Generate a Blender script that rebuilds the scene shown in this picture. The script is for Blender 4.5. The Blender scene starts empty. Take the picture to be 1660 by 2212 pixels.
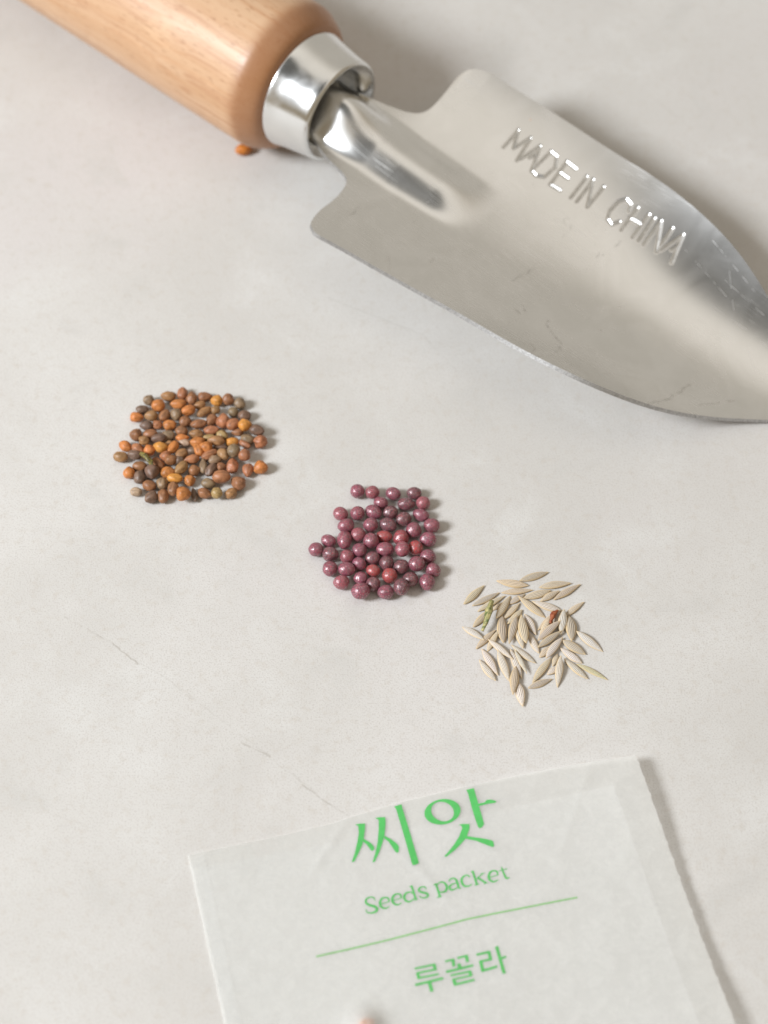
import bpy, bmesh, math, random
import numpy as np
from mathutils import Vector, noise
random.seed(11)
MM = 0.001
scene = bpy.context.scene
COL = scene.collection

# ------------------------------------------------------------------ camera
PITCH = math.radians(57.0)
DIST = 0.36
cam_d = bpy.data.cameras.new('camera'); cam = bpy.data.objects.new('camera', cam_d); COL.objects.link(cam)
cam.location = (0, -DIST*math.cos(PITCH), DIST*math.sin(PITCH))
cam.rotation_euler = (math.radians(90) - PITCH, 0, 0)
cam_d.sensor_fit = 'VERTICAL'; cam_d.sensor_height = 36; cam_d.lens = 3987/2212*36
cam_d.clip_start = 0.01; cam_d.clip_end = 50
cam_d.dof.use_dof = True; cam_d.dof.focus_distance = 0.345; cam_d.dof.aperture_fstop = 12.5
cam_d.dof.aperture_blades = 9
scene.camera = cam

# ------------------------------------------------------------------ world: the room round the table
def clamp01(v): return max(0.0, min(1.0, v))
world = bpy.data.worlds.new('World'); scene.world = world; world.use_nodes = True
wt = world.node_tree; wn = wt.nodes; wl = wt.links
for n in list(wn): wn.remove(n)
wout = wn.new('ShaderNodeOutputWorld'); wbg = wn.new('ShaderNodeBackground'); wl.new(wbg.outputs[0], wout.inputs[0])
wtc = wn.new('ShaderNodeTexCoord')
wdir = wn.new('ShaderNodeVectorMath'); wdir.operation = 'NORMALIZE'; wl.new(wtc.outputs['Generated'], wdir.inputs[0])
def wlobe(az, el, inner, outer):
    d = (math.cos(math.radians(el))*math.cos(math.radians(az)), math.cos(math.radians(el))*math.sin(math.radians(az)), math.sin(math.radians(el)))
    v = wn.new('ShaderNodeVectorMath'); v.operation = 'DOT_PRODUCT'; wl.new(wdir.outputs[0], v.inputs[0]); v.inputs[1].default_value = d
    m = wn.new('ShaderNodeMapRange'); m.interpolation_type = 'SMOOTHSTEP'
    m.inputs['From Min'].default_value = math.cos(math.radians(outer)); m.inputs['From Max'].default_value = math.cos(math.radians(inner))
    wl.new(v.outputs['Value'], m.inputs['Value']); return m.outputs[0]
def wmix(fac, a, colour):
    m = wn.new('ShaderNodeMix'); m.data_type = 'RGBA'; wl.new(fac, m.inputs[0])
    if isinstance(a, tuple): m.inputs[6].default_value = (*a, 1)
    else: wl.new(a, m.inputs[6])
    m.inputs[7].default_value = (*colour, 1); return m.outputs[2]
c = wmix(wlobe(0, 90, 16, 58), (.32, .255, .165), (.93, .87, .78))          # darker beige walls under a paler ceiling
c = wmix(wlobe(65, 14, 25, 56), c, (.55, .51, .445))                        # the paler wall beyond the table
c = wmix(wlobe(197, 39, 8, 36), c, (.90, .92, .95))                         # glow round the window side
c = wmix(wlobe(-119, 70, 18, 24), c, (.13, .126, .115))                       # the photographer leaning over, in dark clothes
wl.new(c, wbg.inputs[0]); wbg.inputs[1].default_value = .92

# ------------------------------------------------------------------ window light
LAZ, LEL, LDIST = 17.0, 39.0, 1.5
ld = Vector((math.cos(math.radians(LEL))*math.cos(math.radians(LAZ)), math.cos(math.radians(LEL))*math.sin(math.radians(LAZ)), -math.sin(math.radians(LEL))))
lamp_d = bpy.data.lights.new('window_light', 'AREA'); lamp = bpy.data.objects.new('window_light', lamp_d); COL.objects.link(lamp)
lamp_d.shape = 'RECTANGLE'; lamp_d.size = .40; lamp_d.size_y = .38; lamp_d.energy = 28.5; lamp_d.color = (.92, .96, 1.0)
lamp.location = -ld*LDIST
lamp.rotation_euler = ld.to_track_quat('-Z', 'Y').to_euler()

vs = scene.view_settings; vs.view_transform = 'Standard'; vs.look = 'None'; vs.exposure = 0.0; vs.gamma = 1.0; vs.use_curve_mapping = False
scene.cycles.max_bounces = 10; scene.cycles.transparent_max_bounces = 12

# ------------------------------------------------------------------ node helpers
def new_mat(name):
    m = bpy.data.materials.new(name); m.use_nodes = True
    nt = m.node_tree; bs = nt.nodes['Principled BSDF']; return m, nt, bs
class N:
    def __init__(s, nt): s.nt = nt
    def add(s, t, **k):
        n = s.nt.nodes.new(t)
        for a, b in k.items(): setattr(n, a, b)
        return n
    def put(s, sock, v):
        if hasattr(v, 'is_linked') or isinstance(v, bpy.types.NodeSocket): s.nt.links.new(v, sock)
        else: sock.default_value = v
    def coord(s, kind='Object'): return s.add('ShaderNodeTexCoord').outputs[kind]
    def mapping(s, v, scale=(1, 1, 1), loc=(0, 0, 0), rot=(0, 0, 0)):
        m = s.add('ShaderNodeMapping'); s.put(m.inputs['Vector'], v); s.put(m.inputs['Scale'], scale); s.put(m.inputs['Location'], loc); s.put(m.inputs['Rotation'], rot); return m.outputs[0]
    def noise(s, v, scale, detail=3, rough=.5, dist=0.0, out='Fac'):
        n = s.add('ShaderNodeTexNoise'); s.put(n.inputs['Vector'], v); s.put(n.inputs['Scale'], scale); s.put(n.inputs['Detail'], detail); s.put(n.inputs['Roughness'], rough); s.put(n.inputs['Distortion'], dist); return n.outputs[out]
    def vor(s, v, scale, out='Distance', feature='F1', rnd=1.0):
        n = s.add('ShaderNodeTexVoronoi'); n.feature = feature; s.put(n.inputs['Vector'], v); s.put(n.inputs['Scale'], scale); s.put(n.inputs['Randomness'], rnd); return n.outputs[out]
    def m(s, op, a, b=0.0, c=0.0, clamp=False):
        n = s.add('ShaderNodeMath', operation=op, use_clamp=clamp); s.put(n.inputs[0], a); s.put(n.inputs[1], b)
        if op in ('MULTIPLY_ADD', 'SMOOTH_MIN'): s.put(n.inputs[2], c)
        return n.outputs[0]
    def vm(s, op, a, b=(0, 0, 0), out=0):
        n = s.add('ShaderNodeVectorMath', operation=op); s.put(n.inputs[0], a); s.put(n.inputs[1], b); return n.outputs[out]
    def ramp(s, v, a, b, c=0.0, d=1.0, kind='SMOOTHSTEP'):
        n = s.add('ShaderNodeMapRange', interpolation_type=kind); s.put(n.inputs['Value'], v); s.put(n.inputs['From Min'], a); s.put(n.inputs['From Max'], b); s.put(n.inputs['To Min'], c); s.put(n.inputs['To Max'], d); return n.outputs[0]
    def mix(s, f, a, b, blend='MIX'):
        n = s.add('ShaderNodeMix', data_type='RGBA', blend_type=blend); s.put(n.inputs[0], f)
        s.put(n.inputs[6], (*a, 1) if isinstance(a, tuple) and len(a) == 3 else a); s.put(n.inputs[7], (*b, 1) if isinstance(b, tuple) and len(b) == 3 else b); return n.outputs[2]
    def bump(s, h, strength=.3, dist=.0001):
        n = s.add('ShaderNodeBump'); s.put(n.inputs['Height'], h); s.put(n.inputs['Strength'], strength); s.put(n.inputs['Distance'], dist); return n.outputs[0]
    def sep(s, v):
        n = s.add('ShaderNodeSeparateXYZ'); s.put(n.inputs[0], v); return n.outputs

def seg_mask(n, v, segs, width, soft):
    """mask of faint drawn scratches: distance to line segments (metres, in the object's plane)"""
    out = None
    for (x1, y1), (x2, y2), st in segs:
        a = Vector((x1*MM, y1*MM, 0)); b = Vector((x2*MM, y2*MM, 0)); ab = b - a; L2 = ab.length_squared
        pa = n.vm('SUBTRACT', v, tuple(a))
        t = n.m('DIVIDE', n.vm('DOT_PRODUCT', pa, tuple(ab), out='Value'), L2, clamp=True)
        sc = n.add('ShaderNodeVectorMath', operation='SCALE'); sc.inputs[0].default_value = tuple(ab); n.put(sc.inputs['Scale'], t)
        dist = n.vm('LENGTH', n.vm('SUBTRACT', pa, sc.outputs[0]), out='Value')
        k = n.m('MULTIPLY', n.ramp(dist, width*MM, soft*MM, 1.0, 0.0), st)
        out = k if out is None else n.m('MAXIMUM', out, k)
    return out

# ------------------------------------------------------------------ materials
def mat_table():
    m, nt, bs = new_mat('grey_paper_surface'); n = N(nt)
    v = n.coord()
    big = n.noise(v, 14, 4, .55, .6); mid = n.noise(v, 60, 5, .6, .4); fine = n.noise(v, 520, 4, .65); grain = n.noise(v, 3200, 2, .6)
    col = n.mix(n.ramp(big, .36, .64), (.575, .556, .53), (.632, .615, .592))
    col = n.mix(n.ramp(n.noise(n.mapping(v, loc=(3, 1, 0)), 9, 3, .5), .45, .7), col, (.62, .585, .575))
    col = n.mix(n.m('MULTIPLY', n.ramp(mid, .50, .74), .6), col, (.66, .652, .635))
    col = n.mix(n.m('MULTIPLY', n.ramp(mid, .47, .28), .6), col, (.54, .525, .50))
    col = n.mix(n.m('MULTIPLY', n.ramp(fine, .5, .72), .42), col, (.52, .475, .42))
    col = n.mix(n.m('MULTIPLY', n.ramp(grain, .48, .68), .6), col, (.47, .44, .41))
    wob = n.noise(v, 300, 3, .6, out='Color')
    vv = n.vm('ADD', v, n.vm('MULTIPLY', n.vm('SUBTRACT', wob, (.5, .5, .5)), (.0012, .0012, 0)))
    vv = n.vm('MULTIPLY', vv, (1, 1, 0))
    segs = [((-60, -23.5), (-51, -29), .8), ((-51, -29), (-45.5, -33.4), 1.0), ((-38.5, -37.8), (-35.5, -40.5), .55), ((-25.8, -49.5), (-20.5, -52.5), .9), ((-14.5, -58), (-6.5, -63.8), .95), ((-17.5, -54.5), (-15, -57), .5),
            ((-12, 54), (8, 44), .45), ((8, 44), (16, 33), .3), ((62, 112), (71, 101), .4), ((-50, 33), (-38, 40), .3), ((-62, -62), (-52, -66), .3)]
    segs += [((-62, -22), (-38, -38), .28), ((-38, -38), (-12, -59.5), .28), ((-12, -59.5), (-5, -65), .3)]
    sm = n.m('MULTIPLY', seg_mask(n, vv, segs, .02, .26), n.ramp(n.noise(v, 420, 2, .6), .30, .58))
    col = n.mix(n.m('MULTIPLY', sm, .55), col, (.36, .33, .29))
    spots = n.m('MULTIPLY', n.ramp(n.vor(v, 42), .018, .011), n.ramp(n.noise(v, 31, 1), .52, .6))
    col = n.mix(n.m('MULTIPLY', spots, .8), col, (.42, .26, .17))
    nt.links.new(col, bs.inputs['Base Color'])
    bs.inputs['Roughness'].default_value = .62; bs.inputs['Specular IOR Level'].default_value = .35
    h = n.m('ADD', n.m('MULTIPLY', grain, .6), n.m('MULTIPLY', fine, 1.0))
    nt.links.new(n.bump(h, .28, .00012), bs.inputs['Normal'])
    return m

def mat_steel():
    m, nt, bs = new_mat('polished_steel'); n = N(nt)
    v = n.coord()
    vs_ = n.mapping(v, scale=(60, 900, 60), rot=(0, 0, .12))
    streak = n.noise(vs_, 1.0, 3, .6)
    smudge = n.noise(v, 95, 4, .6, 1.2)
    fine = n.noise(v, 2600, 2, .6)
    # short hairline scratches in several directions
    hair = None
    for i, (rz, sc) in enumerate(((.35, 1.0), (-.5, 1.3), (1.2, .8), (2.3, 1.1))):
        q = n.mapping(v, scale=(90*sc, 2600*sc, 90), rot=(0, 0, rz), loc=(i*3.7, i*1.3, 0))
        k = n.ramp(n.noise(q, 1.0, 1, .4), .66, .72)
        hair = k if hair is None else n.m('MAXIMUM', hair, k)
    hair = n.m('MULTIPLY', hair, n.ramp(n.noise(v, 60, 2), .42, .62))
    marks = n.m('MULTIPLY', n.ramp(n.noise(n.mapping(v, scale=(1, .45, 1), rot=(0, 0, .9)), 150, 4, .65, 2.2), .655, .70), n.ramp(n.noise(v, 26, 1), .46, .55))
    col = n.mix(n.ramp(smudge, .3, .7), (.79, .785, .77), (.84, .835, .825))
    wob = n.vm('MULTIPLY', n.vm('SUBTRACT', n.noise(v, 420, 3, .6, out='Color'), (.5, .5, .5)), (.0016, .0016, 0))
    flat = n.vm('MULTIPLY', n.vm('ADD', v, wob), (1, 1, 0))
    P_ = [((52.9, -7.6), (53, -5.5), .8), ((53, -5.5), (54, -1.4), .9), ((64.6, -10.9), (66.1, -13.2), .8), ((66.1, -13.2), (68.1, -13.8), .5), ((68.1, -13.8), (70.9, -15.1), .8), ((70.9, -15.1), (72.3, -19), .7),
          ((67.5, -21.1), (69.1, -21.7), .7), ((69.1, -21.7), (69.9, -24.1), .6), ((58.4, -14.1), (59.8, -14.1), .7), ((58.6, -11.9), (60.5, -13.2), .8), ((19.8, -21.3), (18.6, -16), .6), ((92.9, -16), (94.3, -10.2), .6), ((94.3, -10.2), (94.4, -2.3), .7), ((99, -6), (103, 1), .5)]
    stain = n.m('MULTIPLY', seg_mask(n, flat, P_, .03, .55), n.ramp(n.noise(v, 700, 3, .7), .38, .60))
    L_ = [((43.6, -20.2), (61.7, -12.5), .7), ((61.7, -12.5), (83.7, -10.5), .5), ((75.4, 22), (88.1, 19.3), .9), ((85.1, 21.7), (96.6, 20.6), .9), ((93.8, 16.5), (100.6, 16.1), 1.0), ((79.1, 26.2), (93.6, 22.8), .8), ((40.6, -15), (66, -3.8), .6), ((66, -3.8), (77.3, -1.3), .6), ((84, 25), (91, 18), .7), ((30, 18), (36, 12), .5), ((97, 14), (104, 9), .8), ((88, 12), (99, 5), .7)]
    line = seg_mask(n, n.vm('MULTIPLY', v, (1, 1, 0)), L_, .02, .10)
    hair = n.m('MAXIMUM', n.m('MULTIPLY', hair, .7), n.m('MULTIPLY', line, n.ramp(n.noise(v, 500, 2), .4, .6)))
    gro = n.add('ShaderNodeAttribute', attribute_name='groove').outputs['Fac']
    col = n.mix(n.m('MULTIPLY', gro, n.ramp(n.noise(v, 900, 3), .3, .7, .30, .75)), col, (.42, .41, .39))
    col = n.mix(n.m('MULTIPLY', stain, .55), col, (.36, .34, .30))
    col = n.mix(n.m('MULTIPLY', marks, .30), col, (.50, .48, .44))
    rust = n.m('MULTIPLY', n.ramp(n.vor(v, 190), .055, .035), n.ramp(n.vor(v, 190, 'Color'), .80, .84))
    col = n.mix(n.m('MULTIPLY', rust, .85), col, (.52, .24, .08))
    nt.links.new(col, bs.inputs['Base Color'])
    nt.links.new(n.m('SUBTRACT', 1.0, n.m('MULTIPLY', rust, .8)), bs.inputs['Metallic'])
    r = n.m('ADD', .19, n.m('MULTIPLY', smudge, .10)); r = n.m('ADD', r, n.m('MULTIPLY', hair, .13)); r = n.m('ADD', r, n.m('MULTIPLY', marks, .12)); r = n.m('ADD', r, n.m('MULTIPLY', stain, .22)); r = n.m('ADD', r, n.m('MULTIPLY', gro, .17))
    nt.links.new(r, bs.inputs['Roughness'])
    h = n.m('ADD', n.m('MULTIPLY', streak, .10), n.m('MULTIPLY', fine, .16)); h = n.m('SUBTRACT', h, n.m('MULTIPLY', hair, .25))
    nt.links.new(n.bump(h, .35, .00001), bs.inputs['Normal'])
    return m

def mat_edge():
    m, nt, bs = new_mat('sheared_steel_edge'); n = N(nt); v = n.coord()
    st = n.noise(n.mapping(v, scale=(5200, 5200, 300)), 1.0, 3, .6)
    nt.links.new(n.mix(n.ramp(st, .35, .65), (.34, .335, .33), (.55, .545, .54)), bs.inputs['Base Color'])
    bs.inputs['Metallic'].default_value = .9; bs.inputs['Roughness'].default_value = .48
    nt.links.new(n.bump(st, .5, .00004), bs.inputs['Normal'])
    return m

def mat_ferrule():
    m, nt, bs = new_mat('bright_ferrule_steel'); n = N(nt)
    v = n.coord()
    q = n.mapping(v, scale=(4000, 60, 60))
    nt.links.new(n.mix(n.noise(v, 180, 3), (.74, .74, .73), (.84, .84, .83)), bs.inputs['Base Color'])
    bs.inputs['Metallic'].default_value = 1
    nt.links.new(n.ramp(n.noise(v, 240, 3), .3, .7, .15, .27), bs.inputs['Roughness'])
    nt.links.new(n.bump(n.noise(q, 1.0, 2), .08, .00001), bs.inputs['Normal'])
    return m

def mat_wood():
    m, nt, bs = new_mat('varnished_beech'); n = N(nt)
    v = n.coord()
    warp = n.vm('ADD', v, n.vm('MULTIPLY', n.noise(v, 28, 2, .5, out='Color'), (0, .006, .006)))
    band = n.noise(n.mapping(warp, scale=(6, 70, 70)), 1.0, 3, .55, .8)
    streak = n.noise(n.mapping(warp, scale=(26, 900, 900)), 1.0, 3, .65)
    pores = n.noise(n.mapping(v, scale=(420, 2400, 2400)), 1.0, 2, .5)
    rings = n.noise(n.mapping(warp, scale=(9, 260, 260), loc=(1.3, 0, 0)), 1.0, 2, .5, 1.5)
    col = n.mix(n.ramp(band, .33, .67), (.60, .39, .24), (.52, .305, .165))
    col = n.mix(n.m('MULTIPLY', n.ramp(streak, .42, .72), .45), col, (.46, .215, .09))
    col = n.mix(n.m('MULTIPLY', n.ramp(rings, .56, .62), .4), col, (.38, .16, .065))
    col = n.mix(n.m('MULTIPLY', n.ramp(n.noise(n.mapping(v, scale=(60, 150, 150)), 1.0, 4, .7, 1.0), .5, .72), .4), col, (.72, .47, .28))
    col = n.mix(n.m('MULTIPLY', n.ramp(pores, .58, .70), .5), col, (.30, .13, .055))
    # shade painted in: the rounded end near the ferrule is a deeper brown
    x = n.sep(v)[0]
    col = n.mix(n.m('MULTIPLY', n.ramp(x, -.0190, -.0148), .8), col, (.33, .14, .055))
    nt.links.new(col, bs.inputs['Base Color'])
    nt.links.new(n.ramp(streak, .3, .7, .40, .52), bs.inputs['Roughness'])
    bs.inputs['Coat Weight'].default_value = .25; bs.inputs['Coat Roughness'].default_value = .40
    nt.links.new(n.bump(n.m('ADD', n.m('MULTIPLY', pores, .4), streak), .2, .00008), bs.inputs['Normal'])
    return m

def mat_seed_brown():
    m, nt, bs = new_mat('smooth_seed_coat'); n = N(nt)
    oi = n.add('ShaderNodeObjectInfo'); v = n.vm('ADD', n.coord(), n.vm('MULTIPLY', n.mix(1.0, (0, 0, 0), oi.outputs['Color']), (30, 50, 70)))
    rnd = n.m('MULTIPLY', oi.outputs['Random'], 40.0)
    cv = n.add('ShaderNodeCombineXYZ'); n.put(cv.inputs[0], rnd); n.put(cv.inputs[1], n.m('MULTIPLY', rnd, 1.7)); v = n.vm('ADD', n.coord(), cv.outputs[0])
    a = n.noise(v, 1.3, 3, .6); b = n.noise(v, 5, 4, .65); f = n.noise(v, 22, 2, .6)
    hs = n.add('ShaderNodeHueSaturation'); n.put(hs.inputs['Color'], oi.outputs['Color']); hs.inputs['Value'].default_value = .50; hs.inputs['Saturation'].default_value = 1.0
    hl = n.add('ShaderNodeHueSaturation'); n.put(hl.inputs['Color'], oi.outputs['Color']); hl.inputs['Value'].default_value = 1.25; hl.inputs['Hue'].default_value = .507
    col = n.mix(n.m('MULTIPLY', n.ramp(a, .40, .66), .75), oi.outputs['Color'], hs.outputs[0])
    col = n.mix(n.m('MULTIPLY', n.ramp(b, .50, .70), .55), col, hl.outputs[0])
    col = n.mix(n.m('MULTIPLY', n.ramp(f, .55, .7), .25), col, (.10, .06, .04))
    rib = n.add('ShaderNodeAttribute', attribute_name='rib')
    col = n.mix(n.m('MULTIPLY', rib.outputs['Fac'], .6), col, hs.outputs[0])
    nt.links.new(col, bs.inputs['Base Color'])
    bs.inputs['Roughness'].default_value = .42; bs.inputs['Specular IOR Level'].default_value = .4
    nt.links.new(n.bump(n.m('ADD', b, n.m('MULTIPLY', f, .3)), .3, .00008), bs.inputs['Normal'])
    return m

def mat_seed_purple():
    m, nt, bs = new_mat('coated_seed_shell'); n = N(nt)
    oi = n.add('ShaderNodeObjectInfo')
    rnd = n.m('MULTIPLY', oi.outputs['Random'], 40.0)
    cv = n.add('ShaderNodeCombineXYZ'); n.put(cv.inputs[0], rnd); n.put(cv.inputs[1], n.m('MULTIPLY', rnd, 1.7)); v = n.vm('ADD', n.coord(), cv.outputs[0])
    a = n.noise(v, 2.2, 3, .6); sp = n.noise(v, 6.5, 4, .75); fl = n.noise(v, 7.5, 3, .75); vo = n.vor(v, 13, 'Color')
    hs = n.add('ShaderNodeHueSaturation'); n.put(hs.inputs['Color'], oi.outputs['Color']); hs.inputs['Value'].default_value = .42; hs.inputs['Saturation'].default_value = .7
    col = n.mix(n.ramp(sp, .47, .54), oi.outputs['Color'], hs.outputs[0])
    col = n.mix(n.m('MULTIPLY', n.ramp(n.noise(v, 7, 2, .6), .56, .68), .7), col, (.55, .06, .085))
    flake = n.ramp(fl, .56, .62)
    col = n.mix(n.m('MULTIPLY', flake, .8), col, (.74, .58, .58))
    nt.links.new(col, bs.inputs['Base Color'])
    nt.links.new(n.m('MULTIPLY', flake, .85), bs.inputs['Metallic'])
    nt.links.new(n.ramp(vo, .2, .9, .26, .42), bs.inputs['Roughness'])
    bs.inputs['Coat Weight'].default_value = .35; bs.inputs['Coat Roughness'].default_value = .32
    nt.links.new(n.bump(n.m('ADD', sp, n.m('MULTIPLY', vo, .35)), .35, .00008), bs.inputs['Normal'])
    return m

def mat_seed_pale():
    m, nt, bs = new_mat('ribbed_pale_husk'); n = N(nt)
    oi = n.add('ShaderNodeObjectInfo')
    rnd = n.m('MULTIPLY', oi.outputs['Random'], 40.0)
    cv = n.add('ShaderNodeCombineXYZ'); n.put(cv.inputs[0], rnd); n.put(cv.inputs[1], n.m('MULTIPLY', rnd, 1.7)); v = n.vm('ADD', n.coord(), cv.outputs[0])
    rib = n.add('ShaderNodeAttribute', attribute_name='rib').outputs['Fac']
    hs = n.add('ShaderNodeHueSaturation'); n.put(hs.inputs['Color'], oi.outputs['Color']); hs.inputs['Value'].default_value = .20; hs.inputs['Saturation'].default_value = 1.05
    col = n.mix(n.ramp(rib, .10, .60), hs.outputs[0], oi.outputs['Color'])
    col = n.mix(n.m('MULTIPLY', n.ramp(n.noise(v, 2.5, 3, .6), .42, .7), .35), col, (.52, .40, .25))
    rim = n.add('ShaderNodeAttribute', attribute_name='rim').outputs['Fac']
    col = n.mix(rim, col, (.66, .47, .22))
    nt.links.new(col, bs.inputs['Base Color'])
    bs.inputs['Roughness'].default_value = .55; bs.inputs['Specular IOR Level'].default_value = .3
    nt.links.new(n.bump(n.noise(n.mapping(v, scale=(3, 20, 20)), 1.0, 2), .25, .00006), bs.inputs['Normal'])
    return m

def mat_plain(name, a, b, scale=900, rough=.6):
    m, nt, bs = new_mat(name); n = N(nt); v = n.coord()
    nt.links.new(n.mix(n.ramp(n.noise(v, scale, 4, .6), .35, .65), a, b), bs.inputs['Base Color']); bs.inputs['Roughness'].default_value = rough
    nt.links.new(n.bump(n.noise(v, scale*2, 3), .4, .0001), bs.inputs['Normal'])
    return m

def mat_glassine(name, see, tint):
    m, nt, bs = new_mat(name); n = N(nt); v = n.coord()
    cloud = n.noise(v, 330, 6, .7, .3); fleck = n.noise(v, 900, 3, .6); big = n.noise(v, 60, 3, .5)
    col = n.mix(n.ramp(n.m('ADD', n.m('MULTIPLY', cloud, .6), n.m('MULTIPLY', big, .4)), .38, .64), tint, tuple(min(1, c*1.02) for c in tint))
    nt.links.new(col, bs.inputs['Base Color']); bs.inputs['Roughness'].default_value = .42; bs.inputs['Specular IOR Level'].default_value = .5
    wr = n.noise(n.mapping(v, scale=(1, 1.6, 1)), 55, 3, .55, .4)
    nt.links.new(n.bump(n.m('ADD', wr, n.m('MULTIPLY', fleck, .10)), .10, .0006), bs.inputs['Normal'])
    tr = n.add('ShaderNodeBsdfTranslucent'); n.put(tr.inputs[0], tuple(min(1, c*1.05) for c in tint) + (1,))
    mx = n.add('ShaderNodeMixShader'); mx.inputs[0].default_value = .50; nt.links.new(bs.outputs[0], mx.inputs[1]); nt.links.new(tr.outputs[0], mx.inputs[2])
    tp = n.add('ShaderNodeBsdfTransparent'); tp.inputs[0].default_value = (.995, .995, .995, 1)
    mx2 = n.add('ShaderNodeMixShader'); n.put(mx2.inputs[0], n.ramp(cloud, .36, .68, see + .04, see - .05)); nt.links.new(mx.outputs[0], mx2.inputs[1]); nt.links.new(tp.outputs[0], mx2.inputs[2])
    nt.links.new(mx2.outputs[0], nt.nodes['Material Output'].inputs[0])
    return m

def mat_ink(name, col, see):
    m, nt, bs = new_mat(name); n = N(nt); v = n.coord()
    nt.links.new(n.mix(n.ramp(n.noise(v, 900, 3), .35, .7), col, tuple(c*1.12 for c in col)), bs.inputs['Base Color']); bs.inputs['Roughness'].default_value = .5
    tp = n.add('ShaderNodeBsdfTransparent'); mx = n.add('ShaderNodeMixShader'); mx.inputs[0].default_value = see
    nt.links.new(bs.outputs[0], mx.inputs[1]); nt.links.new(tp.outputs[0], mx.inputs[2]); nt.links.new(mx.outputs[0], nt.nodes['Material Output'].inputs[0])
    return m

M_TABLE = mat_table(); M_STEEL = mat_steel(); M_FERR = mat_ferrule(); M_EDGE = mat_edge(); M_WOOD = mat_wood()
M_BROWN = mat_seed_brown(); M_PURPLE = mat_seed_purple(); M_PALE = mat_seed_pale()
M_GLASS = mat_glassine('glassine_paper', .52, (.885, .886, .868)); M_GLASS2 = mat_glassine('glassine_fold', .58, (.95, .955, .95))
M_INK = mat_ink('green_ink', (.08, .46, .11), .04); M_INK2 = mat_ink('fine_green_ink', (.085, .44, .105), .08); M_INK3 = mat_ink('thin_green_ink', (.20, .48, .15), .15)
M_HUSK = mat_plain('green_husk', (.09, .13, .035), (.46, .40, .18), 1500); M_DHUSK = mat_plain('dark_green_husk', (.05, .045, .02), (.34, .27, .06), 2600, .4)
M_RED = mat_plain('red_brown_skin', (.22, .05, .02), (.38, .11, .04), 1500)

# ------------------------------------------------------------------ object helpers
def link(name, me, mat, parent=None):
    o = bpy.data.objects.new(name, me); COL.objects.link(o)
    if mat and not me.materials: me.materials.append(mat)
    if parent: o.parent = parent
    return o
def tag(o, label, cat, group=None, kind=None):
    if label: o['label'] = label
    if cat: o['category'] = cat
    if group: o['group'] = group
    if kind: o['kind'] = kind
    return o
def mesh(name, verts, faces, smooth=True):
    me = bpy.data.meshes.new(name); me.from_pydata([tuple(map(float, v)) for v in verts], [], faces); me.update()
    if smooth: me.polygons.foreach_set('use_smooth', [True]*len(me.polygons))
    return me
def sstep(a, b, x): t = np.clip((x-a)/(b-a), 0, 1); return t*t*(3-2*t)
def lathe(name, prof, zc, seg=112, caps=True, irregular=0.0):
    vs_, fs = [], []
    for x, r in prof:
        for k in range(seg):
            a = 2*math.pi*k/seg; rr = r*(1 + irregular*math.sin(3*a+1))
            vs_.append((x*MM, rr*math.cos(a)*MM, (zc + rr*math.sin(a))*MM))
    for i in range(len(prof)-1):
        for k in range(seg):
            fs.append((i*seg+k, i*seg+(k+1) % seg, (i+1)*seg+(k+1) % seg, (i+1)*seg+k))
    if caps: fs.append(tuple(range(seg))[::-1]); fs.append(tuple((len(prof)-1)*seg+k for k in range(seg)))
    me = mesh(name, vs_, fs)
    return me

# ------------------------------------------------------------------ data traced in millimetres
FAR=[[0.63,8.75],[5.91,10.27],[9.03,11.21],[11.24,12.46],[12.3,14.32],[12.57,17.15],[12.43,21.26],[12.31,24.57],[13.14,26.71],[14.62,28.07],[16.59,28.81],[19.48,29.22],[26.23,29.6],[34.56,30.31],[42.64,30.37],[50.7,30.3],[62.83,30.23],[71.86,29.34],[79.82,28.25],[87.04,26.6],[95.16,23.8]]
NEAR=[[5.9,-10.39],[9.76,-11.12],[11.88,-12.09],[12.9,-13.87],[14.02,-18.25],[14.5,-22.87],[15.32,-26.24],[16.39,-28.57],[18.02,-29.71],[19.78,-29.87],[27.08,-28.31],[36.77,-26.72],[53.34,-24.95],[67.21,-24.85],[80.61,-23.02],[91.82,-17.89],[100.13,-9.55],[105.45,-3.6],[110.81,2.11]]
STAMP=[[[30.5,22.7],[30.44,17.77]],[[30.5,22.7],[32.26,18.91],[33.73,22.88]],[[33.73,22.88],[34.6,17.12]],[[36.5,22.69],[34.96,17.81]],[[36.5,22.69],[38.58,17.11]],[[36.32,19.28],[36.98,20.49]],[[39.07,23.08],[38.49,17.24]],[[39.07,23.08],[40.76,22.99],[42.03,20.93],[41.55,17.68],[40.03,16.87],[38.49,17.24]],[[43.22,23.27],[43.61,17.12]],[[43.22,23.27],[45.85,23.11]],[[43.26,20.52],[45.78,20.49]],[[43.61,17.12],[46.13,17.33]],[[48.79,23.08],[48.94,17.37]],[[50.31,23.3],[50.51,17.41]],[[50.31,23.3],[53.03,17.81]],[[53.15,23.28],[53.03,17.81]],[[60.72,22.11],[60.13,23.4],[58.73,23.76],[57.77,22.54],[57.41,19.87],[58.08,18.2],[59.63,17.7],[60.57,19.19]],[[61.88,23.52],[61.91,17.91]],[[64.71,23.66],[64.79,18.02]],[[61.8,20.97],[64.41,21.18]],[[66.15,23.6],[66.24,18.17]],[[67.65,23.88],[67.66,18.13]],[[67.65,23.88],[70.74,18.4]],[[70.54,23.93],[70.74,18.4]],[[73.22,24.01],[71.27,19.27]],[[73.22,24.01],[74.68,18.44]],[[73.08,20.48],[73.81,21.75]]]
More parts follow.
